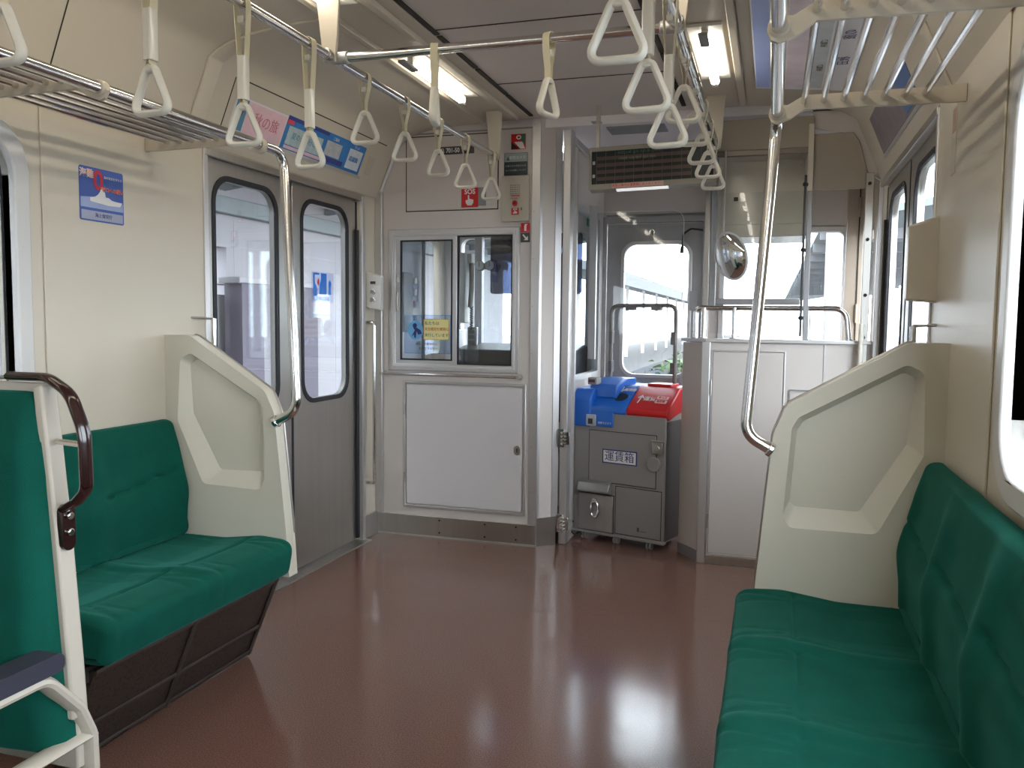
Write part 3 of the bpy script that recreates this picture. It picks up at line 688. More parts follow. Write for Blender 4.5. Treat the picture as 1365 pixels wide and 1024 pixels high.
# sticker on the sash
st = tag(empty('safety_sticker', (-1.83, YC - .003, 1.14)), 'blue and yellow safety notice sticker on cab window', 'sticker')
y_ = YC - .004
PALEB = glass('sticker_film', (.82, .88, .96, 1), .03)
MB().plate([rect(-1.968, -1.690, 1.035, 1.250)], y_ - .0005, y_, 'xz').build('film', PALEB, st)
MB().plate([rect(-1.968, -1.690, 1.035, 1.250), rect(-1.966, -1.692, 1.037, 1.248)], y_ - .001, y_ - .0005, 'xz').build('border', mat('sticker_blue', srgb(70, 130, 200), .5), st)
MB().plate([rrect(-1.852, -1.700, 1.112, 1.228, .008), rrect(-1.849, -1.703, 1.115, 1.225, .006)], y_ - .0012, y_ - .0005, 'xz').build('yellow_frame', mat('sticker_orange', srgb(200, 150, 40), .5), st)
MB().plate([rrect(-1.850, -1.702, 1.114, 1.226, .006)], y_ - .001, y_ - .0005, 'xz').build('yellow_panel', mat('sticker_yellow', srgb(235, 228, 160), .5), st)
MB().plate([[(-1.902 + .046 * math.cos(t * pi / 14), 1.165 + .054 * math.sin(t * pi / 14)) for t in range(28)]], y_ - .001, y_ - .0005, 'xz').build('blue_disc', mat('sticker_sky', srgb(110, 170, 215), .5), st)
pg = MB().plate([[(-1.905 + .013 * math.cos(t * pi / 8), 1.19 + .014 * math.sin(t * pi / 8)) for t in range(16)]], y_ - .0016, y_ - .001, 'xz')
pg.plate([[(-1.925, 1.128), (-1.905, 1.165), (-1.915, 1.178), (-1.892, 1.178), (-1.87, 1.165), (-1.862, 1.145), (-1.885, 1.14), (-1.895, 1.16), (-1.898, 1.122), (-1.908, 1.122), (-1.91, 1.14)]], y_ - .0016, y_ - .001, 'xz')
pg.build('figure_pictogram', NAVY, st)
ORG = mat('print_orange', srgb(190, 90, 20), .5)
text('lettering', '私たちは', (-1.846, y_ - .0015, 1.203), .022, '-y', NAVY, st, align='LEFT')
text('lettering', '安全確認を確実に', (-1.846, y_ - .0015, 1.171), .0195, '-y', ORG, st, align='LEFT', sx=.92)
text('lettering', '実行しています', (-1.846, y_ - .0015, 1.137), .0205, '-y', NAVY, st, align='LEFT')
OLV = mat('print_olive', srgb(90, 100, 40), .5)
text('lettering', '運転士の離席時は', (-1.835, y_ - .0015, 1.088), .017, '-y', OLV, st, sx=.95)
text('lettering', '危険ですお静かに', (-1.815, y_ - .0015, 1.062), .017, '-y', OLV, st, sx=.95)

# hand rail beneath the cab window
gr = tag(empty('hand_rail', (-1.69, YC - .04, .92)), 'thin chrome horizontal hand rail under the cab window', 'hand rail')
MB().tube([(-2.09, YC - .045, .92), (-1.285, YC - .045, .92)], .0085, 12).build('tube', CHROME, gr)
for x in (-2.09, -1.29):
    MB().cyl((x, YC - .055, .92), (x, YC - .001, .92), .008, 12).cyl((x, YC - .006, .92), (x, YC, .92), .018, 14).build('mount', STEEL, gr)
def grab(name, pts, label, r=.010, mounts=(), m=CHROME, mr_=.014):
    o = tag(empty(name, pts[0]), label, 'grab pole'); MB().tube(rpoly(pts, .02, 6, closed=False), r, 12).build('tube', m, o)
    for (a, b) in mounts: MB().cyl(a, b, mr_, 12).build('mount', STEEL, o)
    return o
grab('grab_pole', [(-2.137, 4.135, 1.205), (-2.085, 4.135, 1.205), (-2.085, 4.135, .315), (-2.137, 4.135, .315)], 'vertical chrome grab pole between left doors and cab wall')
grab('grab_pole', [(-2.088, 2.765, 1.218), (-2.088, 2.765, .40), (-2.137, 2.765, .40)], 'vertical chrome grab pole beside the left doors, behind seat end panel', mounts=(((-2.138, 2.69, 1.222), (-2.088, 2.765, 1.218)),), mr_=.0045)
grab('grab_pole', [(XR - .058, 2.81, 1.218), (XR - .058, 2.81, .40), (XR - .003, 2.81, .40)], 'vertical chrome grab pole beside the right doors, under white box', mounts=(((XR - .002, 2.73, 1.222), (XR - .058, 2.81, 1.218)),), mr_=.0045)
grab('grab_pole', [(.398, 4.215, 1.225), (.398, 4.215, .45)], 'short white grab pole standing before the booth corner', r=.012, m=PLASTIC, mounts=(((.398, 4.215, .46), (.398, 4.258, .46)), ((.398, 4.215, 1.10), (.398, 4.258, 1.10))))

# door control box (left) and its twin (right)
db = tag(empty('door_button_box', (-2.09, 4.15, 1.38)), 'white door button box on wall between left doors and cab', 'control box')
MB().plate([[(-2.139, 1.285), (-2.052, 1.272), (-2.050, 1.46), (-2.139, 1.486)]], 4.145, 4.185, 'xz').build('housing', mat('box_white', (.72, .71, .68, 1), .4), db, bevel=.006)
MB().box(-2.112, -2.082, 4.142, 4.146, 1.415, 1.43).build('display', BLACK, db)
for z in (1.372, 1.328):
    MB().cyl((-2.096, 4.136, z), (-2.096, 4.146, z), .0165, 20).build('button', CHROME, db, bevel=.002)
    MB().cyl((-2.096, 4.134, z), (-2.096, 4.137, z), .0105, 20).build('button_cap', GREYP, db)
tag(MB().plate([[(.382, 1.296), (XR - .001, 1.288), (XR - .001, 1.548), (.382, 1.52)]], 2.765, 2.81, 'xz').build('door_button_box', CREAM, bevel=.006), 'cream control box back on the right wall, beside the right doors', 'control box')
tag(MB().box(-2.1392, -2.138, 4.105, 4.135, 1.51, 1.60).build('door_notice', WHITE), 'tiny white notice above the left door button box', 'sticker')

# ------------------------------------------------------------------ signs on the cab partition
def board(name, x0, x1, z0, z1, m, label, cat='sign', y=YC - .0045, th=.002):
    e = tag(empty(name, ((x0 + x1) / 2, y, (z0 + z1) / 2)), label, cat)
    MB().box(x0, x1, y - th, y, z0, z1).build('plate', m, e, bevel=.0006); return e
DG = mat('sign_dark', (.06, .06, .06, 1), .4)
b = board('car_number_plate', -1.766, -1.560, 2.118, 2.160, DG, 'dark car number plate reading 701-50 high on cab wall')
text('lettering', 'ハ 701-50', (-1.758, YC - .0072, 2.138), .034, '-y', WHITE, b, sx=.82, align='LEFT', bold=.0006)
b = board('emergency_sign', -1.632, -1.535, 1.832, 1.936, SRED, 'red SOS sign with a pressing hand, on the cab wall')
text('lettering', 'SOS', (-1.583, YC - .0072, 1.914), .036, '-y', WHITE, b, bold=.001)
hnd = MB().plate([rpoly([(-1.606, 1.856), (-1.596, 1.842), (-1.572, 1.842), (-1.563, 1.856), (-1.562, 1.872), (-1.586, 1.877), (-1.586, 1.897), (-1.594, 1.897), (-1.594, 1.868), (-1.601, 1.873), (-1.606, 1.868)], .003, 3)], YC - .0078, YC - .0065, 'xz').build('hand_pictogram', WHITE, b)
MB().box(-1.535, -1.490, YC - .0062, YC - .0045, 1.838, 1.936).build('side_panel', GREYP, b)
tag(MB().box(-1.490, -1.435, YC - .006, YC - .0045, 1.84, 1.94).build('access_label', CREAMF), 'pale label right of the SOS sign', 'sticker')
b = board('no_phone_sticker', -1.352, -1.272, 2.126, 2.206, SRED, 'small red and green square sticker topmost on cab wall')
MB().plate([[(-1.300, 2.204), (-1.274, 2.204), (-1.274, 2.15), (-1.30, 2.17)]], YC - .0072, YC - .0062, 'xz').build('green_patch', mat('sticker_green', srgb(30, 110, 80), .5), b)
MB().plate([[(-1.350, 2.128), (-1.305, 2.128), (-1.350, 2.165)]], YC - .0072, YC - .0062, 'xz').build('black_patch', BLACK, b)
MB().plate([[(-1.335, 2.165), (-1.29, 2.165), (-1.274, 2.128), (-1.30, 2.128)]], YC - .0074, YC - .0062, 'xz').build('white_patch', WHITE, b)
MB().plate([[(-1.31 + .014 * math.cos(t * pi / 8), 2.188 + .011 * math.sin(t * pi / 8)) for t in range(16)], [(-1.31 + .008 * math.cos(t * pi / 8), 2.188 + .006 * math.sin(t * pi / 8)) for t in range(16)]], YC - .0074, YC - .0062, 'xz').build('ring_mark', WHITE, b)
b = board('camera_notice', -1.390, -1.260, 1.992, 2.108, mat('notice_darkgreen', (.03, .045, .045, 1), .4), 'dark notice with grey header above the intercom')
MB().box(-1.388, -1.262, YC - .0072, YC - .006, 2.062, 2.106).build('header', mat('notice_grey', (.36, .40, .40, 1), .5), b)
text('lettering', '防犯カメラ', (-1.315, YC - .0078, 2.083), .018, '-y', WHITE, b)
text('lettering', 'お客さまの安全のため', (-1.325, YC - .0078, 2.040), .0115, '-y', LGREY, b)
text('lettering', 'カメラを設置しています', (-1.325, YC - .0078, 2.017), .0105, '-y', LGREY, b)
MB().plate([[(-1.378, 2.07), (-1.358, 2.07), (-1.368, 2.09)]], YC - .0078, YC - .007, 'xz').build('triangle_mark', mat('mark_green', srgb(50, 120, 60), .5), b)
ic = tag(empty('intercom_panel', (-1.32, YC, 1.86)), 'beige emergency intercom panel with red button on cab wall', 'intercom')
MB().box(-1.398, -1.247, YC - .022, YC, 1.748, 1.988).build('housing', mat('intercom_beige', (.50, .455, .37, 1), .5), ic, bevel=.003)
g = MB()
for i in range(6):
    for j in range(5): g.cyl((-1.347 + i * .0095, YC - .0226, 1.895 + j * .0105), (-1.347 + i * .0095, YC - .0215, 1.895 + j * .0105), .0026, 8)
g.build('speaker_holes', DARKG, ic)
MB().cyl((-1.322, YC - .030, 1.842), (-1.322, YC - .0215, 1.842), .0145, 20).build('button', SRED, ic, bevel=.002)
MB().cyl((-1.322, YC - .0315, 1.842), (-1.322, YC - .0295, 1.842), .006, 16).build('button_core', mat('dark_red', (.2, .01, .01, 1), .5), ic)
MB().box(-1.342, -1.300, YC - .0235, YC - .022, 1.783, 1.818).build('sos_label', SRED, ic)
text('lettering', 'SOS', (-1.321, YC - .0242, 1.811), .013, '-y', WHITE, ic, bold=.0004)
MB().plate([rpoly([(-1.333, 1.789), (-1.310, 1.789), (-1.310, 1.799), (-1.32, 1.801), (-1.32, 1.806), (-1.325, 1.806), (-1.325, 1.797), (-1.333, 1.796)], .002, 2)], YC - .0242, YC - .0232, 'xz').build('hand_pictogram', WHITE, ic)
text('lettering', '非常通報器', (-1.322, YC - .0232, 1.882), .0105, '-y', SRED, ic)
text('lettering', 'ボタンを押して', (-1.322, YC - .0232, 1.868), .0085, '-y', SRED, ic)
MB().box(-1.289, -1.284, YC - .0235, YC - .0215, 1.805, 1.820).build('keyhole', BLACK, ic)
b = board('extinguisher_sticker', -1.293, -1.243, 1.692, 1.740, SRED, 'small red fire extinguisher sticker below the intercom', 'sticker')
MB().plate([rrect(-1.274, -1.262, 1.698, 1.728, .005)], YC - .0075, YC - .0062, 'xz').plate([rrect(-1.272, -1.258, 1.728, 1.734, .001)], YC - .0075, YC - .0062, 'xz').build('extinguisher_pictogram', WHITE, b)
b = board('arrow_sticker', -1.293, -1.243, 1.640, 1.688, DG, 'small black sticker with white arrow below red extinguisher sticker', 'sticker')
ar = MB().plate([[(-1.284, 1.677), (-1.279, 1.682), (-1.262, 1.664), (-1.254, 1.672), (-1.253, 1.650), (-1.276, 1.650), (-1.268, 1.658)]], YC - .0075, YC - .0062, 'xz').build('arrow', WHITE, b)

# ------------------------------------------------------------------ posters
POSTERB = mat('poster_sea_blue', srgb(58, 88, 165), .4, var=.25, vscale=9)
p = tag(empty('sea_rescue_poster', (XL + .008, 2.26, 1.62)), 'blue sea safety poster with a white ship on left wall', 'poster')
X0 = XL + .0065
MB().plate([rrect(2.162, 2.352, 1.532, 1.706, .008)], X0, X0 + .001, 'yz').build('sheet', POSTERB, p)
SEA = mat('poster_pale_blue', srgb(150, 165, 205), .5, var=.12, vscale=30)
MB().plate([[(2.166, 1.575), (2.349, 1.575), (2.349, 1.602), (2.30, 1.610), (2.26, 1.616), (2.22, 1.612), (2.166, 1.606)]], X0 + .001, X0 + .0016, 'yz').build('sea', SEA, p)
MB().plate([[(2.205, 1.596), (2.285, 1.590), (2.335, 1.592), (2.345, 1.606), (2.30, 1.608), (2.285, 1.616), (2.272, 1.616), (2.268, 1.632), (2.262, 1.632), (2.258, 1.648), (2.252, 1.648), (2.248, 1.632), (2.238, 1.620), (2.225, 1.612), (2.205, 1.608)]], X0 + .0016, X0 + .0022, 'yz').build('ship', WHITE, p)
MB().plate([rect(2.168, 2.347, 1.537, 1.566)], X0 + .001, X0 + .0016, 'yz').build('caption_strip', mat('poster_grey', srgb(160, 165, 190), .5), p)
text('lettering', '海上保安庁', (X0 + .002, 2.262, 1.552), .015, '+x', NAVY, p)
PK = mat('poster_peach', srgb(235, 200, 185), .5)
text('lettering', '海難', (X0 + .0022, 2.192, 1.682), .030, '+x', PK, p, bold=.0006)
text('numeral', '0', (X0 + .0018, 2.241, 1.664), .088, '+x', mat('poster_red', srgb(190, 40, 60), .5), p, bold=.002)
text('lettering', 'ゼロへの願い', (X0 + .0024, 2.303, 1.640), .0165, '+x', mat('poster_orange', srgb(235, 120, 80), .5), p, bold=.0005)
text('lettering', '海の安全を守ろう', (X0 + .0022, 2.305, 1.680), .010, '+x', WHITE, p)

# adverts on the leaning panel above the left doors: local frame (u along y, v up the panel)
pa, pb = Vector((-2.14 + .006, 0, 1.90 - .004)), Vector((-2.02 + .006, 0, 2.19 - .004)); up_ = (pb - pa).normalized(); nrm_ = Vector((up_.z, 0, -up_.x))
def lean_m(mirror=False):
    u, v_, n_ = Vector((0, 1, 0)), up_, nrm_
    o = pa.copy()
    if mirror: u = Vector((0, -1, 0)); v_ = Vector((-up_.x, 0, up_.z)); n_ = Vector((-nrm_.x, 0, nrm_.z)); o = Vector((XM - pa.x, 0, pa.z))
    m4 = Matrix((u, v_, n_)).transposed().to_4x4(); m4.translation = o; return m4
LM = lean_m()
def lplate(loop, h0, h1, name, m, par, M=LM, holes=()):
    mb = MB().plate([loop] + list(holes), h0, h1, 'xy'); mb.xf(M); return mb.build(name, m, par)
def ltext(body, u, v_, size, m, par, h=.004, M=LM, **k):
    return text('lettering', body, M @ Vector((u, v_, h)), size, None, m, par, mtx=M.to_3x3(), **k)
PW, PB2, PB3 = mat('advert_white', srgb(215, 215, 222), .45), mat('advert_blue', srgb(45, 120, 190), .45), mat('advert_teal', srgb(80, 130, 160), .45)
PP = mat('advert_pink', srgb(225, 190, 200), .45, var=.15, vscale=25); PN = mat('advert_navy', srgb(50, 60, 130), .45)
a = tag(empty('advert_poster', LM @ Vector((3.05, .15, 0))), 'pink and white advert poster above the left doors, nearer one', 'poster', 'adverts above the left doors')
lplate(rect(2.885, 3.245, .085, .225), .0, .002, 'sheet', PW, a)
lplate(rect(2.893, 2.965, .092, .218), .002, .0028, 'teal_panel', PB3, a)
lplate(rect(2.97, 3.238, .092, .218), .002, .0028, 'pink_panel', PP, a)
ltext('7', 2.935, .16, .085, mat('print_brown', srgb(90, 70, 60), .5), a)
ltext('秋の旅', 3.11, .155, .06, mat('print_pink', srgb(200, 120, 140), .5), a)
a = tag(empty('advert_poster', LM @ Vector((3.6, .15, 0))), 'long blue advert poster above the left doors, nearer the cab', 'poster', 'adverts above the left doors')
lplate(rect(3.25, 3.975, .085, .232), .0, .002, 'sheet', PB2, a)
lplate(rect(3.252, 3.60, .214, .230), .002, .0028, 'title_band', PN, a)
lplate(rect(3.25, 3.30, .196, .214), .002, .0030, 'red_patch', mat('advert_red', srgb(200, 60, 80), .5), a)
lplate(rect(3.275, 3.565, .108, .19), .002, .0028, 'photo_panel', mat('advert_photo', srgb(170, 190, 195), .5, var=.3, vscale=40), a)
lplate(rect(3.275, 3.60, .090, .104), .002, .0028, 'caption_band', PP, a)
lplate(rect(3.60, 3.745, .125, .195), .002, .0028, 'photo_panel', mat('advert_photo_2', srgb(180, 185, 190), .5, var=.3, vscale=40), a)
lplate(rect(3.60, 3.79, .095, .120), .002, .0028, 'navy_band', PN, a)
lplate(rect(3.82, 3.955, .10, .20), .002, .0028, 'map_panel', mat('advert_map', srgb(205, 215, 225), .5, var=.2, vscale=60), a)
ltext('夏の海へ行こう', 3.43, .150, .034, PB3, a); ltext('ご案内', 3.67, .210, .018, PW, a); ltext('きっぷ', 3.88, .212, .016, PW, a); ltext('路線図', 3.88, .15, .03, PB2, a)
lplate(rect(2.86, 4.0, .070, .082), .0, .006, 'holder_strip', ALU, wl)
# seams of the cover panel
lplate(rect(2.86, 4.17, .283, .288), .0, .0012, 'cover_seam', DARKG, cl)
lplate(rect(2.84, 2.846, .01, .283), .0, .0012, 'cover_seam', DARKG, cl)
lplate(rect(4.03, 4.10, .10, .20), 0, .001, 'embossed_notice', STRIP, cl)
RM = lean_m(True)
a = tag(empty('advert_poster', RM @ Vector((-3.4, .15, 0))), 'grey and blue advert above the right doors, behind the rack', 'poster')
lplate(rect(-3.98, -3.05, .07, .235), 0, .002, 'sheet', mat('advert_grey', srgb(120, 112, 118), .5, var=.35, vscale=18), a, RM)
lplate(rect(-3.30, -3.05, .08, .225), .002, .003, 'blue_panel', mat('advert_steel_blue', srgb(80, 110, 160), .5), a, RM)
lplate(rect(-3.98, -3.05, .052, .066), 0, .005, 'holder_strip', ALU, a, RM)
# large ceiling poster right
a = tag(empty('ceiling_poster', (.07, 3.2, 2.25)), 'large pale pink and blue poster on right ceiling slope above rack', 'poster')
def cpl(x0, x1, y0, y1, d, name, m):
    zc = lambda x: 2.258 - d - max(0, x + .1) * .10
    MB().add([(x0,y0,zc(x0)),(x1,y0,zc(x1)),(x1,y1,zc(x1)),(x0,y1,zc(x0)),(x0,y0,zc(x0)-.002),(x1,y0,zc(x1)-.002),(x1,y1,zc(x1)-.002),(x0,y1,zc(x0)-.002)],
             [(0,3,2,1),(4,5,6,7),(0,1,5,4),(1,2,6,5),(2,3,7,6),(3,0,4,7)]).build(name, m, a, smooth=0)
cpl(-.105, .262, 1.6, 3.90, .0, 'sheet', mat('poster_backing', srgb(240, 240, 245), .4))
cpl(-.10, -.045, 1.62, 3.88, .002, 'blue_band', mat('poster_lavender', srgb(170, 190, 250), .4, var=.1, vscale=4))
cpl(.02, .11, 1.62, 3.86, .002, 'pink_band', mat('poster_rose', srgb(245, 225, 235), .4, var=.18, vscale=14))
cpl(.11, .165, 1.62, 3.86, .002, 'grey_band', mat('poster_mist', srgb(205, 212, 215), .4, var=.25, vscale=12))
for y, s in ((3.45, '秋田'), (3.15, 'の旅'), (2.85, '限定')):
    text('lettering', s, (.225, y, 2.2155), .05, None, NAVY, a, mtx=Matrix(((0, 1, 0), (-1, 0, 0), (0, 0, -1))).transposed() @ Matrix.Identity(3))
    text('lettering', 'ご案内', (.145, y + .1, 2.224), .028, None, BLACK, a, mtx=Matrix(((0, 1, 0), (-1, 0, 0), (0, 0, -1))).transposed())

# stickers on left door glass and right wall
p = tag(empty('door_sticker', (-2.16, 3.71, 1.39)), 'blue and white pictogram sticker on the far left door window', 'sticker')
BS = mat('sticker_bright_blue', srgb(40, 120, 220), .4)
MB().plate([rect(3.625, 3.84, 1.305, 1.455)], -2.1680, -2.1675, 'yz').build('film', glass('pale_film', (.85, .88, .97, 1), .03), p)
g = MB().plate([[(3.64, 1.335), (3.64, 1.45), (3.70, 1.45), (3.70, 1.44), (3.655, 1.44), (3.655, 1.40), (3.675, 1.38), (3.675, 1.335)]], -2.1674, -2.1668, 'yz')
g.plate([[(3.70, 1.345), (3.70, 1.395), (3.715, 1.42), (3.715, 1.45), (3.77, 1.45), (3.77, 1.345)]], -2.1674, -2.1668, 'yz').plate([[(3.785, 1.345), (3.79, 1.38), (3.785, 1.40), (3.80, 1.42), (3.82, 1.40), (3.81, 1.38), (3.815, 1.345)]], -2.1674, -2.1668, 'yz').build('pictogram', BS, p)
MB().plate([[(3.675, 1.40), (3.69, 1.385), (3.70, 1.41), (3.69, 1.425)]], -2.1670, -2.1664, 'yz').build('red_mark', SRED, p)
text('lettering', 'ドアにご注意', (-2.1668, 3.73, 1.322), .022, '+x', BS, p)
p = tag(empty('wall_sticker', (XR, 2.6, 1.75)), 'faded red and white vertical sticker on the right wall', 'sticker')
MB().plate([rect(2.575, 2.635, 1.64, 1.83)], XR - .0075, XR - .0062, 'yz').build('sheet', STRIP, p)
MB().plate([rect(2.583, 2.627, 1.755, 1.82)], XR - .0082, XR - .0074, 'yz').build('faded_patch', mat('faded_red', srgb(170, 140, 120), .6), p)

# ------------------------------------------------------------------ fare box
FL_, FD = Vector((-1.043, 4.537, 0)), Vector((.954, -.299, 0)).normalized(); FN = Vector((-FD.y, FD.x, 0))
FM = Matrix((FD, FN, Vector((0, 0, 1)))).transposed().to_4x4(); FM.translation = FL_
FW, FDp = .552, .30
fb = tag(empty('fare_box', FL_), 'grey fare box on casters with blue and red sloping top', 'fare box')
def fpart(mb, name, m, par=None, **k): mb.xf(FM); return mb.build(name, m, par or fb, **k)
fpart(MB().plate([[(0, .048), (FDp, .048), (FDp, .83), (.10, .80), (0, .725)]], 0, FW, 'yz'), 'body', FBGREY, bevel=.006)
fpart(MB().box(FW, FW + .004, .012, FDp - .01, .06, .70), 'side_cover', FBDARK)
fpart(MB().box(-.006, FW + .006, -.008, .03, .044, .058), 'base_rim', FBGREY, bevel=.003)
# red lid
fpart(MB().plate([[(-.006, .728), (-.002, .757), (.15, .868), (FDp, .875), (FDp, .76), (.02, .70)]], .318, FW + .008, 'yz'), 'red_lid', RED, bevel=.010, seg=3)
fpart(MB().box(.36, .50, .17, FDp - .02, .87, .886), 'red_cap', RED, bevel=.004)
# blue hopper
fpart(MB().plate([[(-.006, .728), (-.002, .757), (.15, .868), (FDp, .875), (FDp, .76), (.02, .70)]], .10, .317, 'yz'), 'blue_hopper', BLUE, bevel=.008, seg=3)
fpart(MB().plate([[(-.012, .640), (-.012, .80), (.03, .85), (FDp, .865), (FDp, .645)]], -.012, .105, 'yz'), 'blue_side', BLUE, bevel=.012, seg=3)
fpart(MB().plate([[(-.010, .648), (-.004, .742), (.03, .742), (.03, .648)]], .0, .243, 'yz'), 'blue_front', BLUE, bevel=.004)
fpart(MB().plate([[(.05, .80), (.06, .875), (.16, .905), (FDp, .905), (FDp, .80)]], .06, .23, 'yz'), 'blue_riser', BLUE, bevel=.01, seg=3)
sl = math.atan2(.868 - .757, .152)
SLM = Matrix((Vector((1, 0, 0)), Vector((0, math.cos(sl), math.sin(sl))), Vector((0, -math.sin(sl), math.cos(sl))))).transposed().to_4x4(); SLM.translation = Vector((0, -.002, .757))
def slpart(mb, name, m): mb.xf(FM @ SLM); return mb.build(name, m, fb)
slpart(MB().plate([[(.255 + .042 * math.cos(t * pi / 12), .085 + .038 * math.sin(t * pi / 12)) for t in range(24)]], -.002, .003, 'xy'), 'coin_opening', BLACK)
slpart(MB().plate([[(.255 + .048 * math.cos(t * pi / 12), .085 + .044 * math.sin(t * pi / 12)) for t in range(24)], [(.255 + .040 * math.cos(t * pi / 12), .085 + .036 * math.sin(t * pi / 12)) for t in range(24)]], .0, .006, 'xy'), 'opening_rim', BLUE)
def sltext(body, u, v_, size, m):
    M_ = FM @ SLM; return text('lettering', body, M_ @ Vector((u, v_, .004)), size, None, m, fb, mtx=M_.to_3x3(), bold=.0005)
sltext('運賃', .425, .085, .036, WHITE)
slpart(MB().plate([[(.362, .05), (.368, .05), (.374, .10), (.386, .088), (.390, .094), (.374, .118), (.352, .094), (.356, .088), (.368, .10)]], .001, .0035, 'xy'), 'arrow_mark', WHITE)
for v0 in (.058, .090): slpart(MB().plate([rrect(.462, .528, v0, v0 + .024, .003)], .001, .0035, 'xy'), 'label_bar', mat('label_pinkwhite', srgb(235, 205, 205), .5))
sltext('きっぷ', .495, .102, .016, RED); sltext('定期券', .495, .070, .016, RED)
sltext('整理券', .285, .148, .024, WHITE)
slpart(MB().plate([[(.232, .175), (.238, .175), (.238, .145), (.246, .153), (.250, .149), (.235, .130), (.220, .149), (.224, .153), (.232, .145)]], .001, .0035, 'xy'), 'arrow_mark', WHITE)
# ticket slot module
fpart(MB().box(.083, .140, -.022, -.006, .648, .712), 'ticket_slot_frame', LGREY, bevel=.004)
fpart(MB().box(.098, .126, -.025, -.02, .660, .690), 'ticket_slot', BLACK)
fpart(MB().box(.06, .115, .03, .09, .872, .912), 'display_housing', GREYP, bevel=.006)
fpart(MB().box(.068, .107, .027, .032, .886, .902), 'display', mat('display_darkred', (.06, .005, .01, 1), .3))
mt = (FM @ Matrix.Translation((0, 0, 0))).to_3x3() @ FACE['-y']
text('lettering', '両替できます', FM @ Vector((.195, -.011, .668)), .014, None, WHITE, fb, mtx=mt)
# doors, latch, label
du = fpart(MB().plate([[(.098, .342), (.500, .342), (.500, .622), (.098, .622)]], -.005, .002, 'xz'), 'upper_door', FBGREY, bevel=.002)
lb = fpart(MB().box(.184, .392, -.008, -.004, .450, .527), 'label_plate', NAVY)
fpart(MB().box(.190, .386, -.0095, -.0075, .456, .521), 'label_face', WHITE, lb)
text('lettering', '運賃箱', FM @ Vector((.288, -.0105, .488)), .060, None, NAVY, lb, mtx=mt)
fpart(MB().cyl((.490, -.016, .470), (.490, -.001, .470), .040, 28), 'round_cover', FBGREY, bevel=.004)
fpart(MB().box(.484, .545, -.022, -.003, .530, .600).box(.480, .556, -.028, -.018, .592, .603).cyl((.515, -.03, .56), (.515, -.02, .56), .016, 16), 'latch', STEEL, bevel=.003)
fpart(MB().plate([rect(.094, .504, .338, .626), rect(.098, .500, .342, .622)], -.0012, .002, 'xz').plate([rect(.264, .539, .064, .329), rect(.268, .535, .068, .325)], -.0012, .002, 'xz').plate([rect(.036, .257, .059, .272), rect(.040, .253, .063, .268)], -.0012, .002, 'xz'), 'door_gaps', DARKG)
fpart(MB().box(.268, .535, -.004, .002, .068, .325), 'lower_right_door', FBGREY, bevel=.002)
fpart(MB().box(.40, .412, -.0055, -.004, .095, .118).box(.417, .455, -.0055, -.004, .098, .101), 'maker_mark', FBDARK)
fpart(MB().plate([[(-.045, .300), (-.045, .283), (-.002, .272), (-.002, .345), (-.030, .335)]], .045, .242, 'yz'), 'coin_cup_lip', mat('cup_lip_grey', (.28, .27, .26, 1), .35, .6), bevel=.004)
dd = fpart(MB().box(.040, .253, -.010, .002, .063, .268), 'cash_drawer', STEEL, bevel=.003)
fpart(MB().tube([(.147 + .023 * math.cos(t * pi / 12), -.022, .187 + .046 * math.sin(t * pi / 12)) for t in range(24)], .006, 10, closed=True), 'ring_handle', CHROME, dd)
fpart(MB().box(.137, .157, -.03, -.01, .223, .245), 'handle_lug', CHROME, dd, bevel=.003)
# casters
for (u, v_) in ((.06, .03), (.26, .03), (.46, .03), (.06, .27), (.46, .27)):
    c = fpart(MB().box(u - .016, u + .016, v_ - .016, v_ + .016, .038, .049), 'caster_fork', STEEL, bevel=.002)
    fpart(MB().cyl((u - .016, v_, .0195), (u - .005, v_, .0195), .0193, 18).cyl((u + .005, v_, .0195), (u + .016, v_, .0195), .0193, 18), 'caster_wheel', mat('wheel_grey', (.35, .34, .33, 1), .5), c, bevel=.003)
fpart(MB().tube(rpoly([(0.0, .02, .10), (-.03, -.01, .06), (.02, -.02, .02), (.06, .0, .03)], .03, closed=False), .004, 8), 'cable', BLACK)
# rear handle frame
hp = rpoly([(.075, .27, .86), (.075, .27, 1.316), (.475, .27, 1.316), (.475, .27, .86)], [0, .05, .05, 0], 7, closed=False)
hf = fpart(MB().tube(hp, .0115, 12), 'handle_frame', mat('handle_grey', (.20, .19, .18, 1), .45, .3))
for (u0, u1, z0, z1) in ((.17, .23, 1.288, 1.318), (.33, .39, 1.288, 1.318), (.068, .09, 1.10, 1.17), (.452, .482, 1.10, 1.17), (.452, .482, .935, 1.0), (.068, .09, .935, 1.0)):
    fpart(MB().box(u0, u1, .252, .285, z0, z1), 'clamp', mat('clamp_grey', (.16, .15, .15, 1), .5), hf, bevel=.003)

# clear acrylic screen behind the fare box
ac = tag(empty('acrylic_screen', (-.75, 4.86, 1.2)), 'clear acrylic screen standing behind the fare box', 'screen')
MB().plate([rrect(-1.02, -.50, .86, 1.86, (.01, .07, .02, .01))], 4.852, 4.857, 'xz').build('sheet', ACRYL, ac)
MB().tube([(x, 4.8545, z) for x, z in rpoly([(-1.02, 1.86), (-.50, 1.86), (-.50, .92)], [0, .07, 0], 6, closed=False)], .002, 6).build('polished_edge', mat('acrylic_edge', (.75, .78, .76, 1), .2), ac)
MB().box(-1.045, -1.0, 4.84, 4.87, 1.0, 1.90).build('mount_strip', ALU, ac, bevel=.003)

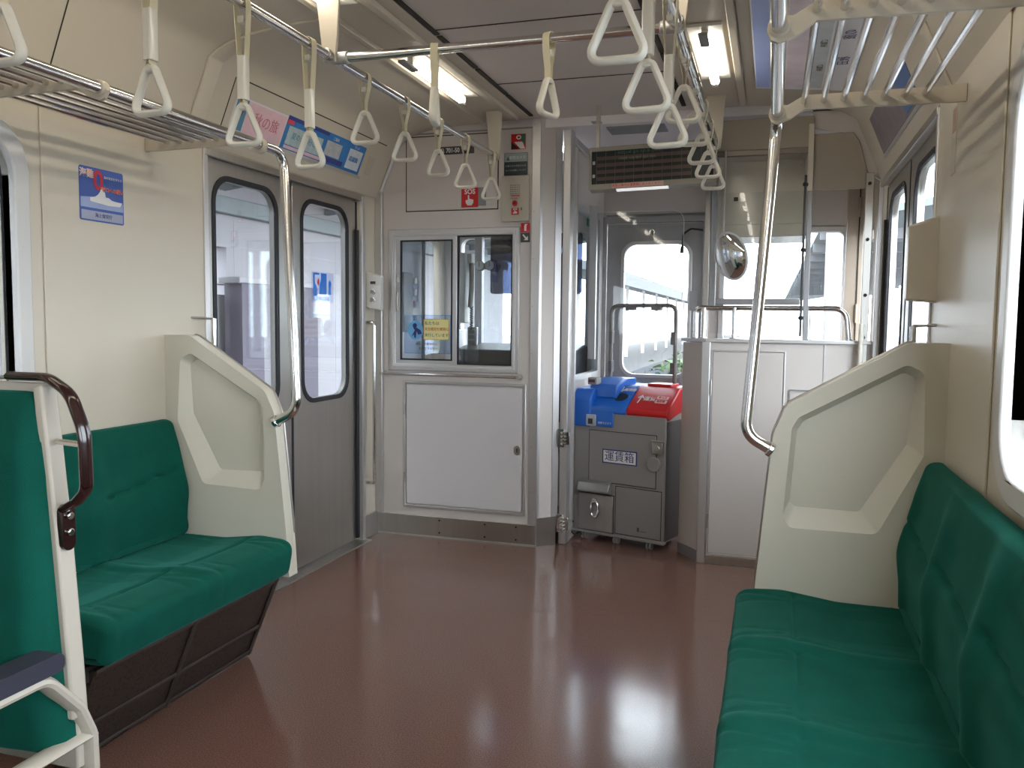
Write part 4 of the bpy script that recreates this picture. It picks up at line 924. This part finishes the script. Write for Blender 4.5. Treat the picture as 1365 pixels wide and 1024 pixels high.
# ------------------------------------------------------------------ fare display
fd = tag(empty('fare_display', (-.58, 4.1, 1.97)), 'hanging fare table display with dark grid, near front ceiling', 'display')
TM = Matrix.Translation((-.583, 4.10, 1.976)) @ Matrix.Rotation(math.radians(-6), 4, 'X') @ Matrix.Rotation(math.radians(-1.5), 4, 'Y')
def dpart(mb, name, m, **k): mb.xf(TM); return mb.build(name, m, fd, **k)
dpart(MB().plate([rrect(-.305, .305, -.105, .105, .008), rect(-.292, .292, -.078, .085)], -.02, .04, 'xz').box(-.3, .3, .0, .04, -.1, .1), 'housing', mat('display_housing_tan', (.26, .24, .20, 1), .5), bevel=.004)
dpart(MB().box(-.292, .292, -.012, .002, -.078, .085), 'screen', mat('display_black', (.006, .012, .012, 1), .35))
cells = MB(); CE = mat('display_cell_brown', (.085, .050, .042, 1), .4)
for r_ in range(5):
    for c_ in range(10):
        x0 = -.268 + c_ * .0458; z0 = .062 - r_ * .0335
        cells.box(x0 + .0015, x0 + .0445, -.0135, -.0115, z0 - .020, z0 - .003)
dpart(cells, 'fare_cells', CE)
gl = MB()
for c_ in range(12): 
    x0 = -.2685 + c_ * .0458
    if x0 < .29: gl.box(x0 - .0006, x0 + .0006, -.0138, -.0118, -.078, .085)
dpart(gl, 'grid_lines', mat('grid_grey', (.10, .13, .12, 1), .5))
mtd = TM.to_3x3() @ FACE['-y']
for x0, s in ((-.10, '秋田 土崎 追分 大久保 八郎潟'),): text('lettering', s, TM @ Vector((-.06, -.0145, .072)), .016, None, mat('display_green', srgb(70, 105, 85), .5), fd, mtx=mtd)
text('lettering', '刈和野 大曲 横手 湯沢 院内', TM @ Vector((-.07, -.0145, .043)), .015, None, mat('display_olive', srgb(110, 120, 95), .5), fd, mtx=mtd)
for z in (.03, -.035): dpart(MB().box(-.288, -.276, -.0138, -.0118, z - .008, z + .008), 'side_mark', LGREY)
dpart(MB().box(-.19, .06, -.0215, -.0195, -.101, -.081), 'notice_strip', mat('strip_pink', srgb(205, 175, 165), .5))
text('lettering', '運賃は車内の運賃箱にお入れください', TM @ Vector((-.065, -.0225, -.091)), .0155, None, SRED, fd, sx=.95, mtx=mtd)
dpart(MB().box(-.17, .08, -.015, .02, -.110, -.104), 'label_lamp', mat('label_lamp_white', (.9, .9, .92, 1), .4, emit=.5))
for x in (-.272, .24):
    MB().box(-.583 + x - .006, -.583 + x + .012, 4.105, 4.125, 2.07, 2.205).box(-.583 + x - .03, -.583 + x + .02, 4.09, 4.14, 2.20, 2.205).build('hanger', STEEL, fd, bevel=.002)
    MB().box(-.583 + x - .006, -.583 + x + .012, 4.105, 4.125, 2.2, 2.285).build('hanger_post', STEEL, fd)

# ------------------------------------------------------------------ booth fittings
e = tag(empty('booth_rail', (0, 4.33, 1.2)), 'chrome hand rail on top of the right booth partition', 'hand rail')
MB().tube(rpoly([(-.375, 4.345, 1.14), (-.375, 4.345, 1.298), (.335, 4.315, 1.298), (.352, 4.31, 1.14)], [0, .03, .07, 0], 8, closed=False), .0125, 14).build('tube', CHROME, e)
MB().tube([(-.335, 4.32, 1.14), (-.335, 4.335, 1.298)], .0125, 12).build('post', CHROME, e)
for x in (-.185, .165): MB().tube([(x, 4.33, 1.14), (x, 4.33, 1.30)], .012, 12).build('post', CHROME, e)
for x in (-.375, -.335, -.185, .165, .352): MB().cyl((x, 4.325, 1.142), (x, 4.325, 1.15), .02, 14).build('flange', STEEL, e)
pt = tag(empty('booth_post', (.148, YC, 1.5)), 'grey upright post holding clear panel above the booth', 'post')
MB().box(.138, .162, YC - .012, YC + .02, 1.145, 1.86).build('upright', FDOOR, pt, bevel=.003)
MB().cyl((.128, YC - .02, 1.16), (.128, YC - .02, 1.93), .006, 10).build('rod', DG, pt)
for z in (1.25, 1.575, 1.885): MB().cyl((.122, YC - .032, z), (.134, YC - .02, z), .010, 12).build('clamp_knob', BLACK, pt)
MB().plate([rect(-.30, .126, 1.17, 1.86)], YC - .004, YC - .001, 'xz').build('clear_panel', ACRYL, pt)
ps = tag(empty('corner_post', (-.36, 4.45, 1.6)), 'narrow grey post from booth partition up to ceiling', 'post')
MB().box(-.352, -.325, 4.44, 4.46, 1.146, 2.2).build('upright', STEEL, ps, bevel=.003)
MB().box(-.322, -.29, 4.445, 4.475, 1.30, 2.2).build('upright_backing', FDOOR, ps, bevel=.003)
eq = tag(empty('equipment_cabinet', (-.06, 4.55, 1.88)), 'cream wall cabinet with small dark latch above the booth window', 'cabinet')
EW = mat('cabinet_cream', (.60, .56, .46, 1), .16, coat=.4)
MB().box(-.300, .152, 4.56, 5.299, 1.79, 2.10).box(-.300, .152, 4.56, 4.95, 1.672, 1.80).build('body', EW, eq, bevel=.004)
MB().box(-.275, .132, 4.552, 4.562, 1.735, 2.062).build('door', EW, eq, bevel=.004)
MB().box(-.222, -.186, 4.546, 4.553, 1.850, 1.885).build('latch', STEEL, eq, bevel=.002)
MB().box(-.215, -.193, 4.543, 4.547, 1.857, 1.878).build('latch_core', DARKG, eq)
MB().cyl((.115, 4.548, 2.03), (.115, 4.553, 2.03), .006, 10).build('screw', STEEL, eq)
MB().cyl((-.305, 4.56, 1.69), (-.305, 4.56, 1.76), .012, 12).build('hinge', EW, eq)
ck = tag(MB().plate([rrect(.362, .468, .04, 1.975, .004)], 4.80, 4.86, 'xz').build('tall_cabinet', TAN, bevel=.003), 'tall narrow tan cabinet standing in the booth corner', 'cabinet')
MB().box(.418, .424, 4.796, 4.80, .04, 1.97).build('door_gap', DARKG, ck)
for z in (1.84, 1.28): MB().cyl((.421, 4.792, z - .05), (.421, 4.792, z + .05), .007, 10).build('hinge', TAN, ck)
# convex mirror
mr = tag(empty('convex_mirror', (-.205, 4.24, 1.55)), 'oval convex mirror hanging above the booth rail', 'mirror')
MM = Matrix.Translation((-.204, 4.185, 1.545)) @ Matrix.Rotation(math.radians(-32), 4, 'Z') @ Matrix.Rotation(math.radians(-16), 4, 'Y') @ Matrix.Rotation(math.radians(8), 4, 'X')
def dome(rx, rz, dpt, y0, nr=12, nk=40):
    vs = []; fs = []
    for i in range(nr + 1):
        t = i / nr
        for k_ in range(nk): a_ = 2 * pi * k_ / nk; vs.append((rx * t * math.cos(a_), y0 - dpt * (1 - t * t), rz * t * math.sin(a_)))
    for i in range(nr):
        for k_ in range(nk): fs.append((i * nk + k_, i * nk + (k_ + 1) % nk, (i + 1) * nk + (k_ + 1) % nk, (i + 1) * nk + k_))
    return vs, fs
vs, fs = dome(.082, .112, .022, 0); mb = MB().add(vs, fs); mb.xf(MM); mb.build('mirror_face', MIRROR, mr, smooth=80)
ov = lambda a_, b_, y: [(a_ * math.cos(t * pi / 20), y, b_ * math.sin(t * pi / 20)) for t in range(40)]
mb = MB().tube(ov(.084, .114, .002), .006, 10, closed=True); mb.xf(MM); mb.build('rim', mat('mirror_rim', (.55, .55, .56, 1), .35), mr)
mb = MB().plate([[(p_[0], p_[2]) for p_ in ov(.083, .113, 0)]], .004, .012, 'xz'); mb.xf(MM); mb.build('backing', GREYP, mr)
MB().tube(rpoly([(-.200, 4.195, 1.55), (-.215, 4.235, 1.56), (-.245, 4.245, 1.66), (-.245, 4.245, 2.06)], .03, closed=False), .005, 8).build('arm', STEEL, mr)

# ------------------------------------------------------------------ inside the driver's cab
sw = tag(empty('switch_panel', (-2.11, 4.75, 1.35)), 'grey switch panel on the side wall inside the cab', 'control panel')
MB().box(XL + .001, XL + .03, 4.46, 4.845, .95, 1.72).build('plate', LGREY, sw, bevel=.004)
MB().box(XL + .03, XL + .08, 4.47, 4.60, 1.15, 1.50).build('junction_box', mat('olive_grey', (.20, .20, .18, 1), .5), sw, bevel=.006)
for (z, m_) in ((1.46, CHROME), (1.39, WHITE), (1.32, mat('button_darkred', (.2, .01, .03, 1), .4)), (1.23, BLACK)):
    MB().box(XL + .03, XL + .045, 4.70, 4.74, z - .02, z + .02).build('switch', m_, sw, bevel=.004)
MB().tube([(XL + .05, 4.82, .9), (XL + .05, 4.82, 2.1)], .012, 10).build('conduit', GREYP, sw)
cb = tag(empty('cab_phone', (-1.93, 5.2, 1.4)), 'white cab telephone box with coiled cord', 'telephone')
MB().box(-1.945, -1.895, 5.04, 5.14, 1.205, 1.655).box(-1.895, -1.865, 5.08, 5.14, 1.59, 1.655).build('box', mat('phone_box_white', (.80, .79, .74, 1), .45), cb, bevel=.006)
MB().tube(rpoly([(-1.875, 5.10, 1.59), (-1.858, 5.06, 1.52), (-1.855, 5.05, 1.42), (-1.875, 5.08, 1.31)], .05, closed=False), .016, 10).build('handset', mat('handset_beige', (.32, .30, .24, 1), .5), cb)
MB().tube([(-1.868 + .009 * math.cos(t * .9), 5.09 + .009 * math.sin(t * .9), 1.31 - t * .0021) for t in range(70)], .0045, 6).build('coiled_cord', BLACK, cb)
tm = tag(empty('terminal_strip', (-1.92, 5.2, 1.1)), 'grey terminal strip below the cab telephone', 'terminal strip')
MB().box(-1.90, -1.835, 5.10, 5.13, 1.062, 1.18).build('plate', LGREY, tm, bevel=.004)
for z in (1.08, 1.115, 1.15): MB().box(-1.89, -1.845, 5.09, 5.102, z - .012, z + .012).build('relay', GREYP, tm, bevel=.003)
wp2 = tag(MB().box(-2.02, -1.985, 5.13, 5.299, .9, 1.16).build('conduit_cover', WHITE, bevel=.004), 'white conduit cover beside the cab terminal strip', 'cover')
gg = tag(empty('gauge_pair', (-1.86, 5.2, 1.58)), 'pair of round pressure gauges in the cab', 'gauge')
for x in (-1.852, -1.782):
    MB().cyl((x, 5.19, 1.583), (x, 5.23, 1.583), .033, 24).build('bezel', BLACK, gg, bevel=.003)
    MB().cyl((x, 5.186, 1.583), (x, 5.191, 1.583), .030, 24).build('dial', mat('dial_pale', (.62, .66, .66, 1), .4), gg)
    MB().box(x - .002, x + .002, 5.184, 5.187, 1.575, 1.608).build('needle', BLACK, gg)
MB().box(-1.87, -1.765, 5.225, 5.24, 1.56, 1.605).build('bracket', GREYP, gg)
cp = struct(MB().box(-1.905, -1.855, 5.245, 5.299, .9, 2.14).build('trim_60', LGREY, bevel=.004))
cn = tag(empty('driver_console', (-1.6, 5.1, .9)), 'black driver console desk below the cab windscreen', 'console')
MB().plate([[(4.90, .70), (4.90, .96), (4.97, 1.04), (5.22, 1.075), (5.295, 1.06), (5.295, .70)]], -1.93, -1.14, 'yz').build('desk', mat('console_black', (.02, .02, .025, 1), .45), cn, bevel=.01)
MB().box(-1.80, -1.66, 4.93, 4.955, .975, .99).build('label_strip', LGREY, cn)
MB().box(-1.55, -1.50, 5.0, 5.05, 1.05, 1.10).cyl((-1.40, 5.0, 1.04), (-1.40, 4.95, 1.16), .012).build('lever', CHROME, cn, bevel=.003)
ds = tag(empty('driver_chair', (-1.3, 4.8, 0)), 'dark driver seat behind the passage window', 'seat')
MB().plate([rrect(-1.42, -1.13, .62, 1.625, .07)], 4.80, 4.88, 'xz').build('backrest', mat('seat_black', (.02, .02, .03, 1), .6), ds, bevel=.02, seg=3)
MB().box(-1.43, -1.12, 4.50, 4.82, .48, .58).build('seat', MATS['seat_black'], ds, bevel=.02, seg=3)
MB().cyl((-1.28, 4.66, 0), (-1.28, 4.66, .48), .04).cyl((-1.28, 4.66, 0), (-1.28, 4.66, .02), .13).build('pedestal', GREYP, ds)
tag(MB().box(-1.092, -1.084, 4.98, 5.04, 1.80, 1.845).build('exit_label', mat('label_green', srgb(30, 120, 70), .5)), 'tiny green label at top of the passage window', 'sticker')
vs_ = tag(MB().plate([rrect(-1.80, -1.18, 1.40, 1.79, .02)], 5.262, 5.270, 'xz').build('sun_visor', glass('smoke_visor', (.16, .19, .27, 1), .08)), 'smoke tinted sun visor at the top of the cab windscreen', 'visor')

# ------------------------------------------------------------------ outside
PLAT = mat('platform_concrete', (.10, .097, .097, 1), .8, var=.1, vscale=2)
GRAVEL = mat('track_gravel', (.16, .155, .15, 1), .9, var=.25, vscale=6)
WALLP = mat('station_wall_panel', (.26, .25, .27, 1), .7)
STEELB = mat('canopy_steel_blue', (.15, .175, .185, 1), .6)
COLP = mat('station_column_plum', (.065, .055, .08, 1), .6)
gd = tag(MB().box(-60, 60, -30, 140, -1.3, -1.2).build('track_bed', GRAVEL), 'pale gravel ground around the tracks outside', 'ground'); gd['kind'] = 'structure'; gd.name = 'ground'
pf = tag(MB().box(-9, -2.36, -25, 13, -1.2, -.03).build('platform', PLAT), 'concrete station platform outside the left doors', 'platform')
pf['kind'] = 'structure'
sb = tag(empty('station_building', (-5.2, 6, 0)), 'white panelled station building across the left platform', 'building')
MB().plate([rect(-10, 16, -.03, 2.62), rect(6.7, 7.10, 1.45, 1.92)], -5.4, -5.2, 'yz').build('wall', WALLP, sb)
pjs = MB()
for z in (1.55, 1.94): pjs.box(-5.204, -5.198, -10, 16, z - .008, z + .008)
for i in range(18): pjs.box(-5.204, -5.198, -4 + i * 1.02, -3.985 + i * 1.02, -.03, 2.2)
pjs.build('panel_joints', mat('joint_grey', (.28, .28, .30, 1), .7), sb)
MB().box(-5.3, -5.10, -10, 16, 2.24, 2.40).build('cornice', STEELB, sb, bevel=.01)
for y in (6.95, 8.0): 
    MB().box(-5.12, -4.92, y, y + .36, -.03, 1.56).build('plum_pillar', COLP, sb)
    MB().box(-5.15, -4.90, y - .06, y + .42, 1.56, 1.62).build('pillar_cap', WALLP, sb, bevel=.01)
cp = tag(empty('platform_canopy', (-4, 3, 3)), 'blue grey steel canopy over the left platform', 'canopy')
MB().plate([[(-5.19, 2.56), (-2.9, 2.82), (-2.9, 2.87), (-5.19, 2.62)]], -10, 16, 'xz').build('roof', STEELB, cp)
for y in range(-9, 16, 1): MB().plate([[(-5.19, 2.47), (-5.19, 2.56), (-2.95, 2.82), (-2.95, 2.74)]], y, y + .08, 'xz').build('rib', STEELB, cp)
MB().box(-3.02, -2.94, -10, 16, 2.62, 2.76).build('edge_beam', STEELB, cp)
lt = tag(empty('platform_lamp', (-4.3, 8.6, 2.55)), 'lit tube lamp under the left platform canopy', 'light')
MB().box(-4.36, -4.24, 8.0, 9.2, 2.50, 2.555).build('housing', WHITE, lt); MB().tube([(-4.3, 8.05, 2.475), (-4.3, 9.15, 2.475)], .02).build('tube', TUBE, lt)
# ahead of the train: far canopy on the left, fence, right side column and canopy
fc = tag(empty('far_canopy', (-5, 30, 0)), 'distant station canopy on white posts ahead, left of track', 'canopy')
HAZE = mat('far_canopy_grey', (.14, .145, .155, 1), .7)
MB().plate([[(-3.35, 2.24), (-3.35, 2.42), (-7.2, 3.1), (-7.2, 2.9)]], 17, 95, 'xz').build('roof', HAZE, fc)
for y in range(18, 95, 4):
    MB().box(-5.1, -5.0, y, y + .12, -1.2, 2.7).build('post', mat('far_post_white', (.75, .75, .76, 1), .6), fc)
MB().box(-3.42, -3.34, 17, 95, 2.1, 2.28).build('fascia', HAZE, fc)
fp = tag(MB().box(-7.5, -3.4, 15, 95, -1.2, -.02).build('platform', PLAT), 'far platform ahead of the train, left of track', 'platform'); fp['kind'] = 'structure'; fp.name = 'ground_far_platform'
hg = tag(empty('trackside_hedge', (-3.3, 24, -1)), 'low trackside hedge ahead seen through the end door', 'hedge')
mb = MB(); rnd = random.Random(3)
for i in range(420):
    c_ = Vector((-3.2 + rnd.uniform(-.3, .2), rnd.uniform(14, 34), -1.15 + abs(rnd.gauss(.45, .3)))); s_ = rnd.uniform(.06, .16)
    vsx = [c_ + Vector((rnd.uniform(-1, 1), rnd.uniform(-1, 1), rnd.uniform(-.6, .8))).normalized() * s_ for _ in range(6)]
    mb.add(vsx, [(0,1,2),(0,2,3),(0,3,4),(1,2,5),(2,3,5),(3,4,5)])
mb.build('foliage', mat('hedge_green', (.12, .20, .09, 1), .8, var=.4, vscale=3), hg)
rc = tag(empty('right_canopy', (2, 14, 0)), 'steel canopy frame seen through the right windscreen', 'canopy')
MB().plate([[(.62, 2.62), (.62, 2.72), (4.2, 3.3), (4.2, 3.2)]], 12.5, 60, 'xz').build('roof', STEELB, rc)
for i in range(12): MB().box(.62, 4.0, 13 + i * 2.2, 13.1 + i * 2.2, 2.45, 2.60).build('purlin', HAZE, rc)
MB().tube([(.66, 12.7, -1.2), (1.0, 12.7, 2.62)], .05, 8).build('brace', HAZE, rc)
tag(MB().box(.50, .80, 9.0, 9.3, -1.2, 2.28).build('concrete_column', mat('column_pale', (.25, .25, .25, 1), .7), bevel=.01), 'pale concrete column right of the track, ahead', 'column')
tag(MB().box(2.6, 2.9, -25, 60, -1.2, .6).build('lineside_wall', mat('lineside_grey', (.45, .46, .48, 1), .8)), 'long low grey wall along the right side of track', 'wall')
tk = tag(empty('railway_track', (-.83, 20, -1.2)), 'railway track ahead of the train', 'track')
for x in (-1.37, -.30): MB().box(x - .035, x + .035, 6, 120, -1.12, -1.0).build('rail', STEEL, tk)
slp = MB()
for i in range(90): slp.box(-1.9, .23, 6 + i * .7, 6.22 + i * .7, -1.2, -1.11)
slp.build('sleepers', PLAT, tk)
